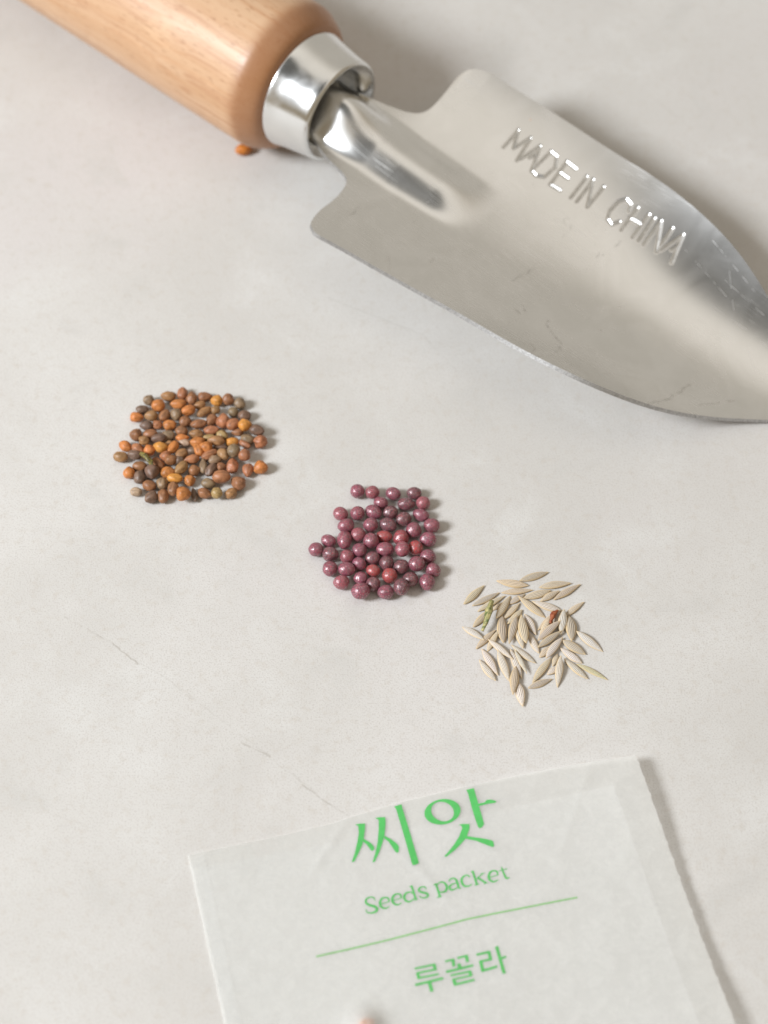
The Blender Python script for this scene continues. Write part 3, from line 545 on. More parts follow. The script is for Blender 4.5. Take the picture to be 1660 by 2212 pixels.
SUBTITLE=[[[[0.364,14.57],[0.3622,14.57]],[[0.3641,14.49],[0.3622,14.49]],[[0.3644,14.38],[0.3623,14.38]],[[0.3645,14.24],[0.3623,14.26]],[[0.3644,14.09],[0.3621,14.15]],[[0.3638,13.96],[0.3617,14.09]],[[0.3627,13.86],[0.361,14.04]],[[0.3612,13.78],[0.3599,13.98]],[[0.3596,13.72],[0.3586,13.93]],[[0.3578,13.68],[0.3571,13.9]],[[0.3559,13.66],[0.3557,13.89]],[[0.354,13.66],[0.3541,13.91]],[[0.3518,13.68],[0.3523,13.94]],[[0.3497,13.72],[0.3504,13.99]],[[0.3476,13.78],[0.3489,14.04]],[[0.3457,13.86],[0.3479,14.11]],[[0.3442,13.98],[0.3472,14.18]],[[0.343,14.12],[0.3466,14.26]],[[0.3422,14.28],[0.3463,14.36]],[[0.3417,14.44],[0.3461,14.46]],[[0.3416,14.61],[0.3462,14.53]],[[0.3421,14.77],[0.3465,14.59]],[[0.3429,14.91],[0.347,14.67]],[[0.344,15.04],[0.3478,14.75]],[[0.3454,15.16],[0.3489,14.84]],[[0.3469,15.28],[0.3501,14.92]],[[0.3489,15.39],[0.3516,15.0]],[[0.3512,15.49],[0.3536,15.08]],[[0.3534,15.57],[0.3559,15.16]],[[0.3554,15.66],[0.3583,15.25]],[[0.3569,15.74],[0.3603,15.35]],[[0.358,15.83],[0.362,15.47]],[[0.3591,15.92],[0.3634,15.59]],[[0.3599,16.0],[0.3646,15.72]],[[0.3603,16.07],[0.3656,15.88]],[[0.3604,16.09],[0.3659,16.06]],[[0.3604,16.11],[0.3655,16.24]],[[0.3602,16.17],[0.3644,16.4]],[[0.3596,16.23],[0.363,16.53]],[[0.3588,16.3],[0.3613,16.64]],[[0.3578,16.36],[0.3593,16.72]],[[0.3564,16.41],[0.3571,16.76]],[[0.3545,16.45],[0.3547,16.79]],[[0.3523,16.48],[0.3522,16.79]],[[0.3501,16.49],[0.3497,16.78]],[[0.3482,16.49],[0.3476,16.76]],[[0.3466,16.47],[0.3456,16.72]],[[0.345,16.43],[0.3437,16.65]],[[0.3435,16.37],[0.342,16.58]],[[0.3424,16.31],[0.3406,16.49]],[[0.3416,16.25],[0.3395,16.38]],[[0.3412,16.19],[0.3389,16.24]],[[0.3411,16.09],[0.3389,16.09]],[[0.3412,15.97],[0.3392,15.96]],[[0.3414,15.86],[0.3395,15.85]],[[0.3415,15.78],[0.3396,15.77]]],[[[0.3931,15.25],[0.3899,15.23]],[[0.3933,15.16],[0.39,15.14]],[[0.3936,15.04],[0.3903,15.01]],[[0.3938,14.88],[0.3904,14.88]],[[0.3939,14.71],[0.3904,14.77]],[[0.3933,14.55],[0.3902,14.7]],[[0.3922,14.43],[0.3898,14.65]],[[0.3907,14.35],[0.3889,14.59]],[[0.3891,14.28],[0.3877,14.53]],[[0.3874,14.24],[0.3864,14.48]],[[0.3857,14.21],[0.3851,14.46]],[[0.3839,14.2],[0.3838,14.47]],[[0.3821,14.21],[0.3824,14.5]],[[0.3801,14.23],[0.381,14.54]],[[0.3782,14.28],[0.3797,14.6]],[[0.3763,14.36],[0.3787,14.66]],[[0.3746,14.48],[0.3778,14.74]],[[0.3731,14.62],[0.3769,14.85]],[[0.3718,14.77],[0.3761,14.97]],[[0.3707,14.93],[0.3754,15.1]],[[0.3699,15.09],[0.3749,15.21]],[[0.3694,15.24],[0.3745,15.31]],[[0.3691,15.41],[0.3743,15.41]],[[0.3691,15.57],[0.3742,15.51]],[[0.3695,15.73],[0.3743,15.6]],[[0.3702,15.88],[0.3746,15.68]],[[0.3713,16.02],[0.3752,15.79]],[[0.3728,16.16],[0.3761,15.9]],[[0.3745,16.28],[0.3772,16.01]],[[0.3764,16.38],[0.3784,16.1]],[[0.3787,16.44],[0.3796,16.15]],[[0.3813,16.43],[0.3812,16.17]],[[0.384,16.36],[0.3836,16.14]],[[0.3866,16.28],[0.3861,16.1]],[[0.3889,16.2],[0.3884,16.05]],[[0.3904,16.15],[0.3901,16.02]]],[[[0.3722,15.48],[0.3722,15.32]],[[0.3819,15.4],[0.3818,15.24]],[[0.3915,15.32],[0.3915,15.16]]],[[[0.4203,15.05],[0.4171,15.03]],[[0.4205,14.96],[0.4173,14.94]],[[0.4208,14.83],[0.4175,14.81]],[[0.4211,14.68],[0.4177,14.68]],[[0.4211,14.51],[0.4177,14.56]],[[0.4206,14.35],[0.4175,14.5]],[[0.4194,14.23],[0.417,14.45]],[[0.418,14.14],[0.4161,14.38]],[[0.4164,14.08],[0.4149,14.32]],[[0.4146,14.03],[0.4137,14.28]],[[0.4129,14.0],[0.4124,14.26]],[[0.4112,13.99],[0.4111,14.26]],[[0.4093,14.0],[0.4097,14.29]],[[0.4074,14.03],[0.4082,14.33]],[[0.4054,14.08],[0.407,14.39]],[[0.4036,14.16],[0.406,14.45]],[[0.4019,14.27],[0.4051,14.54]],[[0.4003,14.41],[0.4041,14.64]],[[0.399,14.57],[0.4033,14.77]],[[0.3979,14.73],[0.4026,14.89]],[[0.3971,14.88],[0.4021,15.0]],[[0.3965,15.04],[0.4017,15.11]],[[0.3963,15.2],[0.4015,15.21]],[[0.3963,15.37],[0.4014,15.3]],[[0.3967,15.53],[0.4015,15.39]],[[0.3974,15.68],[0.4018,15.48]],[[0.3985,15.82],[0.4024,15.58]],[[0.3999,15.96],[0.4033,15.7]],[[0.4016,16.08],[0.4044,15.81]],[[0.4036,16.18],[0.4055,15.89]],[[0.4059,16.24],[0.4067,15.95]],[[0.4085,16.22],[0.4084,15.96]],[[0.4112,16.16],[0.4107,15.94]],[[0.4138,16.08],[0.4133,15.9]],[[0.416,16.0],[0.4156,15.85]],[[0.4176,15.95],[0.4173,15.82]]],[[[0.3994,15.27],[0.3994,15.12]],[[0.4091,15.19],[0.409,15.04]],[[0.4187,15.12],[0.4187,14.96]]],[[[0.4447,13.17],[0.4492,13.13]],[[0.4451,14.5],[0.4495,14.46]],[[0.4454,15.83],[0.4498,15.79]]],[[[0.4438,15.96],[0.4438,15.81]],[[0.4475,15.93],[0.4474,15.77]],[[0.4512,15.89],[0.4511,15.73]]],[[[0.4419,13.41],[0.4416,13.26]],[[0.4447,13.35],[0.4444,13.2]],[[0.4475,13.29],[0.4472,13.14]]],[[[0.4468,14.62],[0.4453,14.75]],[[0.4461,14.56],[0.4445,14.69]],[[0.4451,14.46],[0.4434,14.59]],[[0.4438,14.34],[0.4422,14.49]],[[0.4423,14.23],[0.4409,14.41]],[[0.4406,14.16],[0.4397,14.36]],[[0.4388,14.12],[0.4383,14.36]],[[0.4368,14.1],[0.4367,14.37]],[[0.4347,14.11],[0.435,14.4]],[[0.4326,14.14],[0.4335,14.45]],[[0.4307,14.19],[0.4323,14.5]],[[0.4288,14.27],[0.4312,14.57]],[[0.4271,14.37],[0.4301,14.66]],[[0.4254,14.5],[0.4291,14.76]],[[0.424,14.65],[0.4284,14.86]],[[0.423,14.82],[0.428,14.94]],[[0.4225,15.01],[0.4278,15.04]],[[0.4224,15.2],[0.4276,15.16]],[[0.4227,15.39],[0.4276,15.29]],[[0.4233,15.57],[0.4279,15.42]],[[0.4242,15.73],[0.4283,15.51]],[[0.4255,15.86],[0.4289,15.6]],[[0.4271,15.96],[0.4297,15.68]],[[0.4289,16.05],[0.4308,15.75]],[[0.4311,16.1],[0.432,15.8]],[[0.4335,16.1],[0.4335,15.83]],[[0.4362,16.03],[0.4356,15.8]],[[0.4393,15.92],[0.4385,15.72]],[[0.4424,15.79],[0.4415,15.61]],[[0.445,15.67],[0.4442,15.51]],[[0.4468,15.59],[0.4461,15.44]]],[[[0.4758,14.35],[0.4739,14.38]],[[0.4758,14.29],[0.4739,14.31]],[[0.4758,14.18],[0.4738,14.2]],[[0.4758,14.06],[0.4737,14.1]],[[0.4755,13.93],[0.4734,14.01]],[[0.4748,13.82],[0.473,13.96]],[[0.4738,13.75],[0.4724,13.93]],[[0.4725,13.7],[0.4715,13.9]],[[0.4711,13.66],[0.4704,13.88]],[[0.4696,13.64],[0.4692,13.87]],[[0.4681,13.64],[0.468,13.87]],[[0.4666,13.64],[0.4668,13.89]],[[0.4649,13.66],[0.4654,13.92]],[[0.4631,13.7],[0.464,13.97]],[[0.4615,13.75],[0.4629,14.02]],[[0.46,13.83],[0.4623,14.06]],[[0.4588,13.93],[0.4619,14.11]],[[0.4579,14.06],[0.4615,14.17]],[[0.4573,14.2],[0.4614,14.23]],[[0.4571,14.35],[0.4614,14.28]],[[0.4576,14.51],[0.4615,14.31]],[[0.4588,14.64],[0.462,14.36]],[[0.4604,14.75],[0.4631,14.42]],[[0.4621,14.84],[0.4646,14.5]],[[0.4638,14.92],[0.4663,14.58]],[[0.4654,15.0],[0.4678,14.65]],[[0.467,15.07],[0.4693,14.71]],[[0.4688,15.13],[0.4709,14.77]],[[0.4704,15.19],[0.4726,14.82]],[[0.4716,15.24],[0.4742,14.89]],[[0.4723,15.28],[0.4757,14.99]],[[0.4727,15.32],[0.4767,15.1]],[[0.4729,15.37],[0.4773,15.23]],[[0.4731,15.41],[0.4775,15.37]],[[0.4731,15.43],[0.4772,15.51]],[[0.4731,15.44],[0.4762,15.65]],[[0.4727,15.48],[0.4748,15.75]],[[0.4716,15.55],[0.4731,15.83]],[[0.4703,15.61],[0.4713,15.89]],[[0.4688,15.66],[0.4693,15.93]],[[0.4675,15.69],[0.4675,15.95]],[[0.4661,15.7],[0.4656,15.94]],[[0.4645,15.68],[0.4637,15.91]],[[0.4629,15.65],[0.4619,15.86]],[[0.4614,15.61],[0.4603,15.8]],[[0.4604,15.57],[0.4589,15.73]],[[0.4597,15.52],[0.4579,15.64]],[[0.4592,15.45],[0.4573,15.53]],[[0.4588,15.36],[0.4569,15.42]],[[0.4586,15.28],[0.4567,15.33]],[[0.4583,15.22],[0.4565,15.28]]],[[[0.4955,13.69],[0.5002,13.64]],[[0.4959,14.97],[0.5005,14.93]],[[0.4963,16.25],[0.5009,16.21]]],[[[0.4926,14.02],[0.492,13.85]],[[0.4955,13.91],[0.4949,13.75]],[[0.4984,13.8],[0.4977,13.64]]],[[[0.4912,16.3],[0.4914,16.13]],[[0.4967,16.29],[0.4969,16.11]],[[0.5022,16.27],[0.5024,16.1]]],[[[0.4985,14.18],[0.4974,14.06]],[[0.4997,14.11],[0.4985,13.98]],[[0.5014,14.0],[0.5001,13.86]],[[0.5032,13.88],[0.502,13.73]],[[0.5051,13.79],[0.504,13.6]],[[0.5067,13.74],[0.5061,13.52]],[[0.5082,13.73],[0.5083,13.48]],[[0.5099,13.75],[0.5105,13.47]],[[0.5116,13.78],[0.5128,13.5]],[[0.5129,13.84],[0.5149,13.56]],[[0.5139,13.91],[0.5168,13.66]],[[0.5147,14.02],[0.5184,13.81]],[[0.5154,14.18],[0.5197,14.01]],[[0.5159,14.36],[0.5207,14.22]],[[0.5161,14.53],[0.5213,14.45]],[[0.516,14.66],[0.5213,14.67]],[[0.5157,14.77],[0.5206,14.89]],[[0.515,14.9],[0.5194,15.09]],[[0.514,15.03],[0.5178,15.27]],[[0.513,15.15],[0.516,15.43]],[[0.512,15.23],[0.5141,15.54]],[[0.511,15.28],[0.5119,15.62]],[[0.5096,15.31],[0.5097,15.64]],[[0.508,15.33],[0.5076,15.63]],[[0.5063,15.34],[0.5057,15.61]],[[0.5048,15.33],[0.504,15.58]],[[0.5035,15.32],[0.5024,15.54]],[[0.5021,15.28],[0.5009,15.47]],[[0.5009,15.23],[0.4996,15.4]],[[0.4998,15.19],[0.4986,15.34]],[[0.4989,15.16],[0.4979,15.3]]],[[[0.5272,13.84],[0.525,13.63]],[[0.5279,13.78],[0.5257,13.58]],[[0.5288,13.7],[0.5268,13.5]],[[0.5298,13.61],[0.5281,13.42]],[[0.5308,13.54],[0.5296,13.33]],[[0.5318,13.5],[0.5312,13.27]],[[0.533,13.48],[0.5328,13.24]],[[0.5344,13.47],[0.5345,13.22]],[[0.5358,13.47],[0.5363,13.22]],[[0.5371,13.49],[0.5381,13.24]],[[0.538,13.53],[0.5397,13.28]],[[0.5386,13.58],[0.5411,13.35]],[[0.5391,13.65],[0.5423,13.44]],[[0.5395,13.74],[0.5433,13.56]],[[0.5399,13.84],[0.5441,13.68]],[[0.5401,13.95],[0.5447,13.83]],[[0.5403,14.07],[0.5451,14.0]],[[0.5404,14.23],[0.5452,14.19]],[[0.5404,14.4],[0.5452,14.37]],[[0.5403,14.58],[0.5451,14.55]],[[0.5404,14.73],[0.545,14.7]],[[0.5404,14.86],[0.545,14.84]],[[0.5404,14.99],[0.5448,14.97]],[[0.5404,15.11],[0.5446,15.08]],[[0.5406,15.23],[0.5446,15.15]],[[0.5413,15.36],[0.5445,15.18]],[[0.5426,15.44],[0.5445,15.2]],[[0.544,15.47],[0.545,15.23]],[[0.5453,15.47],[0.5458,15.26]],[[0.5463,15.46],[0.5467,15.28]],[[0.5469,15.46],[0.5474,15.3]]],[[[0.5432,14.21],[0.5431,14.36]],[[0.5417,14.21],[0.5416,14.37]],[[0.5395,14.21],[0.5394,14.39]],[[0.537,14.21],[0.5369,14.4]],[[0.5344,14.22],[0.5345,14.43]],[[0.5322,14.24],[0.5326,14.47]],[[0.5302,14.28],[0.5309,14.52]],[[0.5283,14.32],[0.5294,14.59]],[[0.5264,14.39],[0.5281,14.66]],[[0.5247,14.47],[0.5271,14.73]],[[0.5232,14.57],[0.5266,14.79]],[[0.5221,14.72],[0.5263,14.85]],[[0.5215,14.87],[0.526,14.92]],[[0.5212,15.03],[0.526,15.0]],[[0.5214,15.19],[0.526,15.07]],[[0.5222,15.34],[0.5261,15.1]],[[0.5235,15.44],[0.5263,15.13]],[[0.5252,15.5],[0.527,15.17]],[[0.527,15.53],[0.5281,15.22]],[[0.5289,15.53],[0.5294,15.25]],[[0.5309,15.51],[0.5308,15.26]],[[0.5332,15.46],[0.5328,15.24]],[[0.5358,15.38],[0.5352,15.18]],[[0.5384,15.28],[0.5378,15.11]],[[0.5406,15.2],[0.54,15.04]],[[0.5422,15.14],[0.5416,15.0]]],[[[0.5733,13.67],[0.5696,13.83]],[[0.5728,13.62],[0.5694,13.76]],[[0.5722,13.53],[0.5691,13.66]],[[0.5714,13.43],[0.5689,13.56]],[[0.5705,13.33],[0.5685,13.47]],[[0.5694,13.25],[0.568,13.42]],[[0.5681,13.2],[0.5672,13.39]],[[0.5667,13.17],[0.5662,13.38]],[[0.5652,13.16],[0.5651,13.39]],[[0.5637,13.16],[0.5639,13.41]],[[0.562,13.19],[0.5627,13.45]],[[0.5603,13.23],[0.5614,13.5]],[[0.5583,13.3],[0.5599,13.58]],[[0.5564,13.38],[0.5584,13.67]],[[0.5545,13.49],[0.5572,13.76]],[[0.5528,13.62],[0.5563,13.85]],[[0.5515,13.77],[0.5558,13.94]],[[0.5506,13.94],[0.5554,14.04]],[[0.5499,14.11],[0.5551,14.16]],[[0.5496,14.28],[0.5549,14.28]],[[0.5495,14.45],[0.5548,14.4]],[[0.5497,14.62],[0.5549,14.52]],[[0.5502,14.79],[0.5551,14.65]],[[0.551,14.96],[0.5554,14.78]],[[0.5521,15.12],[0.5559,14.89]],[[0.5535,15.25],[0.5565,14.98]],[[0.5554,15.34],[0.5574,15.04]],[[0.5574,15.4],[0.5588,15.09]],[[0.5596,15.43],[0.5605,15.14]],[[0.5617,15.44],[0.5622,15.16]],[[0.5638,15.43],[0.5639,15.18]],[[0.5659,15.39],[0.5655,15.17]],[[0.568,15.31],[0.5674,15.13]],[[0.57,15.23],[0.5694,15.08]],[[0.5716,15.16],[0.5711,15.03]],[[0.5727,15.11],[0.5723,15.0]]],[[[0.579,12.75],[0.5837,12.71]],[[0.5792,14.04],[0.5839,14.0]],[[0.5794,15.33],[0.5841,15.28]]],[[[0.5771,13.0],[0.5766,12.85]],[[0.5799,12.91],[0.5794,12.76]],[[0.5826,12.82],[0.5821,12.67]]],[[[0.5766,15.47],[0.5767,15.29]],[[0.5818,15.43],[0.5818,15.25]],[[0.587,15.39],[0.587,15.22]]],[[[0.5833,14.47],[0.5825,14.31]],[[0.5847,14.41],[0.5839,14.25]],[[0.5867,14.32],[0.5858,14.16]],[[0.5889,14.22],[0.5881,14.06]],[[0.5913,14.11],[0.5904,13.96]],[[0.5934,14.02],[0.5925,13.87]],[[0.5953,13.93],[0.5945,13.78]],[[0.5974,13.84],[0.5966,13.68]],[[0.5993,13.75],[0.5985,13.6]],[[0.601,13.68],[0.6002,13.52]],[[0.6022,13.62],[0.6013,13.47]]],[[[0.5956,13.7],[0.5956,13.54]],[[0.6004,13.66],[0.6004,13.5]],[[0.6052,13.61],[0.6052,13.45]]],[[[0.5855,14.25],[0.5886,13.98]],[[0.5866,14.34],[0.5897,14.08]],[[0.5882,14.48],[0.5913,14.22]],[[0.5901,14.64],[0.5932,14.37]],[[0.5919,14.8],[0.5951,14.53]],[[0.5936,14.94],[0.5967,14.68]],[[0.5951,15.07],[0.5982,14.81]],[[0.5965,15.2],[0.5997,14.94]],[[0.5979,15.32],[0.6011,15.07]],[[0.5991,15.43],[0.6023,15.17]],[[0.6,15.5],[0.6031,15.25]]],[[[0.596,15.5],[0.5961,15.35]],[[0.6007,15.48],[0.6008,15.33]],[[0.6053,15.46],[0.6054,15.31]]],[[[0.6321,14.39],[0.6289,14.37]],[[0.6323,14.31],[0.6291,14.28]],[[0.6327,14.18],[0.6294,14.15]],[[0.633,14.02],[0.6296,14.02]],[[0.6331,13.85],[0.6296,13.91]],[[0.6326,13.69],[0.6294,13.84]],[[0.6315,13.57],[0.629,13.79]],[[0.6301,13.48],[0.6281,13.72]],[[0.6284,13.42],[0.6269,13.66]],[[0.6267,13.37],[0.6257,13.62]],[[0.625,13.34],[0.6244,13.6]],[[0.6233,13.33],[0.6231,13.6]],[[0.6214,13.34],[0.6216,13.63]],[[0.6194,13.36],[0.6202,13.67]],[[0.6174,13.41],[0.6189,13.73]],[[0.6155,13.49],[0.6178,13.79]],[[0.6138,13.61],[0.6169,13.87]],[[0.6122,13.75],[0.6159,13.98]],[[0.6108,13.9],[0.615,14.11]],[[0.6096,14.06],[0.6142,14.23]],[[0.6087,14.22],[0.6137,14.34]],[[0.6081,14.38],[0.6133,14.44]],[[0.6078,14.54],[0.6131,14.55]],[[0.6077,14.7],[0.613,14.64]],[[0.6081,14.87],[0.613,14.73]],[[0.6088,15.02],[0.6133,14.82]],[[0.6098,15.16],[0.6138,14.92]],[[0.6112,15.3],[0.6147,15.04]],[[0.6129,15.42],[0.6157,15.15]],[[0.6148,15.52],[0.6169,15.24]],[[0.6171,15.58],[0.6181,15.29]],[[0.6197,15.57],[0.6197,15.31]],[[0.6225,15.51],[0.6221,15.29]],[[0.6252,15.42],[0.6247,15.24]],[[0.6275,15.35],[0.6271,15.2]],[[0.6291,15.3],[0.6288,15.17]]],[[[0.6109,14.61],[0.6109,14.45]],[[0.6207,14.54],[0.6207,14.38]],[[0.6305,14.46],[0.6305,14.3]]],[[[0.6416,13.13],[0.6444,13.09]],[[0.6416,13.39],[0.6447,13.35]],[[0.6417,13.77],[0.6453,13.72]],[[0.6419,14.2],[0.6459,14.13]],[[0.6421,14.6],[0.6465,14.52]],[[0.6424,14.9],[0.647,14.8]],[[0.6427,15.08],[0.6473,14.97]],[[0.6431,15.22],[0.6475,15.07]],[[0.6438,15.32],[0.6475,15.1]],[[0.6448,15.39],[0.6475,15.12]],[[0.6461,15.44],[0.6477,15.14]],[[0.6477,15.45],[0.6482,15.17]],[[0.6494,15.42],[0.6494,15.18]],[[0.651,15.38],[0.6508,15.18]],[[0.6524,15.33],[0.6522,15.17]],[[0.6533,15.31],[0.6531,15.17]]],[[[0.6355,13.78],[0.6356,13.62]],[[0.6446,13.74],[0.6447,13.58]],[[0.6538,13.7],[0.6539,13.54]]]]
VARIETY=[[[[0.4054,27.93],[0.4056,27.61]],[[0.4268,27.9],[0.427,27.57]],[[0.4482,27.86],[0.4484,27.54]]],[[[0.4435,27.62],[0.4501,27.6]],[[0.4432,28.15],[0.4498,28.13]],[[0.4429,28.68],[0.4495,28.66]]],[[[0.4065,28.75],[0.4067,28.42]],[[0.4279,28.75],[0.4282,28.43]],[[0.4494,28.75],[0.4497,28.43]]],[[[0.4053,28.61],[0.4118,28.57]],[[0.4053,29.15],[0.4118,29.11]],[[0.4053,29.68],[0.4119,29.64]]],[[[0.4065,29.64],[0.4068,29.32]],[[0.4285,29.63],[0.4288,29.31]],[[0.4505,29.62],[0.4508,29.3]]],[[[0.3971,30.73],[0.3972,30.31]],[[0.4269,30.62],[0.4271,30.21]],[[0.4568,30.52],[0.457,30.1]]],[[[0.4236,30.42],[0.431,30.38]],[[0.4235,31.3],[0.4309,31.27]],[[0.4234,32.19],[0.4308,32.15]]],[[[0.4707,27.74],[0.4709,27.39]],[[0.4803,27.71],[0.4805,27.37]],[[0.49,27.68],[0.4902,27.34]]],[[[0.4844,27.39],[0.4909,27.42]],[[0.4832,28.04],[0.4897,28.08]],[[0.482,28.69],[0.4885,28.73]]],[[[0.4972,27.59],[0.4973,27.24]],[[0.508,27.54],[0.5082,27.19]],[[0.5189,27.49],[0.519,27.15]]],[[[0.5137,27.15],[0.5202,27.17]],[[0.5127,27.79],[0.5193,27.81]],[[0.5117,28.44],[0.5183,28.46]]],[[[0.4927,28.42],[0.5002,28.36]],[[0.4927,28.85],[0.5002,28.79]],[[0.4928,29.28],[0.5003,29.22]]],[[[0.4661,29.57],[0.4662,29.17]],[[0.4953,29.47],[0.4955,29.07]],[[0.5246,29.36],[0.5248,28.97]]],[[[0.4733,30.27],[0.4736,29.95]],[[0.495,30.25],[0.4953,29.94]],[[0.5167,30.24],[0.517,29.92]]],[[[0.5108,30.04],[0.5174,29.98]],[[0.5109,30.5],[0.5175,30.44]],[[0.511,30.96],[0.5176,30.9]]],[[[0.4745,31.01],[0.4748,30.72]],[[0.4951,30.98],[0.4954,30.69]],[[0.5157,30.95],[0.516,30.66]]],[[[0.4738,30.87],[0.4809,30.8]],[[0.4739,31.43],[0.4811,31.36]],[[0.4741,31.99],[0.4813,31.92]]],[[[0.4752,31.97],[0.4753,31.6]],[[0.497,31.89],[0.4972,31.52]],[[0.5189,31.8],[0.5191,31.44]]],[[[0.5373,27.71],[0.5376,27.31]],[[0.5523,27.68],[0.5526,27.28]],[[0.5673,27.65],[0.5676,27.25]]],[[[0.5609,27.3],[0.5675,27.28]],[[0.5603,28.12],[0.5669,28.1]],[[0.5596,28.93],[0.5662,28.91]]],[[[0.5389,28.93],[0.5394,28.56]],[[0.5522,28.95],[0.5527,28.58]],[[0.5655,28.96],[0.566,28.59]]],[[[0.5384,28.73],[0.5456,28.71]],[[0.5376,29.66],[0.5448,29.65]],[[0.5369,30.59],[0.5441,30.58]]],[[[0.5377,30.64],[0.5377,30.23]],[[0.5548,30.52],[0.5549,30.11]],[[0.572,30.4],[0.5721,29.98]]],[[[0.5795,26.79],[0.5864,26.75]],[[0.5789,29.24],[0.5858,29.19]],[[0.5783,31.66],[0.5852,31.61]]],[[[0.5858,29.14],[0.5857,28.77]],[[0.591,29.08],[0.5908,28.71]],[[0.5961,29.03],[0.596,28.66]]]]
RULE=[[[0.2142,22.42],[0.2143,22.14]],[[0.2269,22.4],[0.2269,22.12]],[[0.2449,22.37],[0.245,22.08]],[[0.2658,22.33],[0.2659,22.05]],[[0.287,22.29],[0.2871,22.0]],[[0.3059,22.25],[0.306,21.96]],[[0.3216,22.21],[0.3217,21.92]],[[0.3359,22.17],[0.336,21.88]],[[0.3501,22.12],[0.3502,21.84]],[[0.3653,22.07],[0.3654,21.79]],[[0.3831,22.0],[0.3831,21.72]],[[0.4048,21.9],[0.4048,21.62]],[[0.4296,21.79],[0.4296,21.5]],[[0.4552,21.66],[0.4553,21.37]],[[0.4795,21.54],[0.4796,21.26]],[[0.5001,21.44],[0.5002,21.16]],[[0.5138,21.37],[0.5138,21.08]],[[0.5219,21.31],[0.5219,21.02]],[[0.5294,21.26],[0.5295,20.97]],[[0.5413,21.22],[0.5416,20.94]],[[0.5627,21.2],[0.563,20.91]],[[0.5993,21.19],[0.5997,20.9]],[[0.6481,21.21],[0.6485,20.92]],[[0.7001,21.23],[0.7005,20.95]],[[0.7465,21.27],[0.7469,20.98]],[[0.7783,21.29],[0.7788,21.01]]]


# ------------------------------------------------------------------ the surface
S = .9
me = mesh('tabletop', [(-S, -S, 0), (S, -S, 0), (S, S, 0), (-S, S, 0), (-S, -S, -.02), (S, -S, -.02), (S, S, -.02), (-S, S, -.02)],
          [(0, 1, 2, 3), (7, 6, 5, 4), (0, 4, 5, 1), (1, 5, 6, 2), (2, 6, 7, 3), (3, 7, 4, 0)], False)
tag(link('tabletop', me, M_TABLE), 'pale grey mottled stone-look tabletop under everything', 'tabletop', kind='structure')

# ------------------------------------------------------------------ the trowel
AX = math.radians(-40)
trowel = bpy.data.objects.new('hand_trowel', None); COL.objects.link(trowel)
trowel.location = (-9.1214*MM, 90.9822*MM, 0); trowel.rotation_euler = (0, 0, AX); trowel.empty_display_size = .02
tag(trowel, 'small garden trowel with a steel blade stamped with lettering and a wooden handle', 'trowel')

def spline(pts, n):
    """resample a polyline (catmull-rom, then even arc length)"""
    P = [pts[0]] + list(pts) + [pts[-1]]; out = []
    for i in range(1, len(P)-2):
        for k in range(14):
            t = k/14
            out.append(tuple(.5*((2*P[i][m]) + (-P[i-1][m]+P[i+1][m])*t + (2*P[i-1][m]-5*P[i][m]+4*P[i+1][m]-P[i+2][m])*t*t + (-P[i-1][m]+3*P[i][m]-3*P[i+1][m]+P[i+2][m])*t**3) for m in (0, 1)))
    out.append(tuple(P[-2])); a = np.array(out)
    L = np.concatenate([[0], np.cumsum(np.hypot(*np.diff(a, axis=0).T))]); q = np.linspace(0, L[-1], n)
    return np.stack([np.interp(q, L, a[:, 0]), np.interp(q, L, a[:, 1])], 1)
def centre(u): return .075*np.maximum(0, u-18)
def blade_z(u, w0):
    w = w0 - centre(u)
    x = 14.3-(u-8)*13.3/97
    base = .95 + .5*((x-.95) + np.sqrt((x-.95)**2+1.5)) - .3
    k = (.0062 + .0105*sstep(30, 105, u))*sstep(2, 14, u)
    s = 8.6 - .7*sstep(8, 34, u)
    h = (6.8 - 3.7*sstep(1, 12, u) - .5*sstep(12, 28, u))*(1 - sstep(27, 39, u))
    r = h*np.clip(1-(w/s)**2, 0, 1)**2
    return base + k*w*w + r
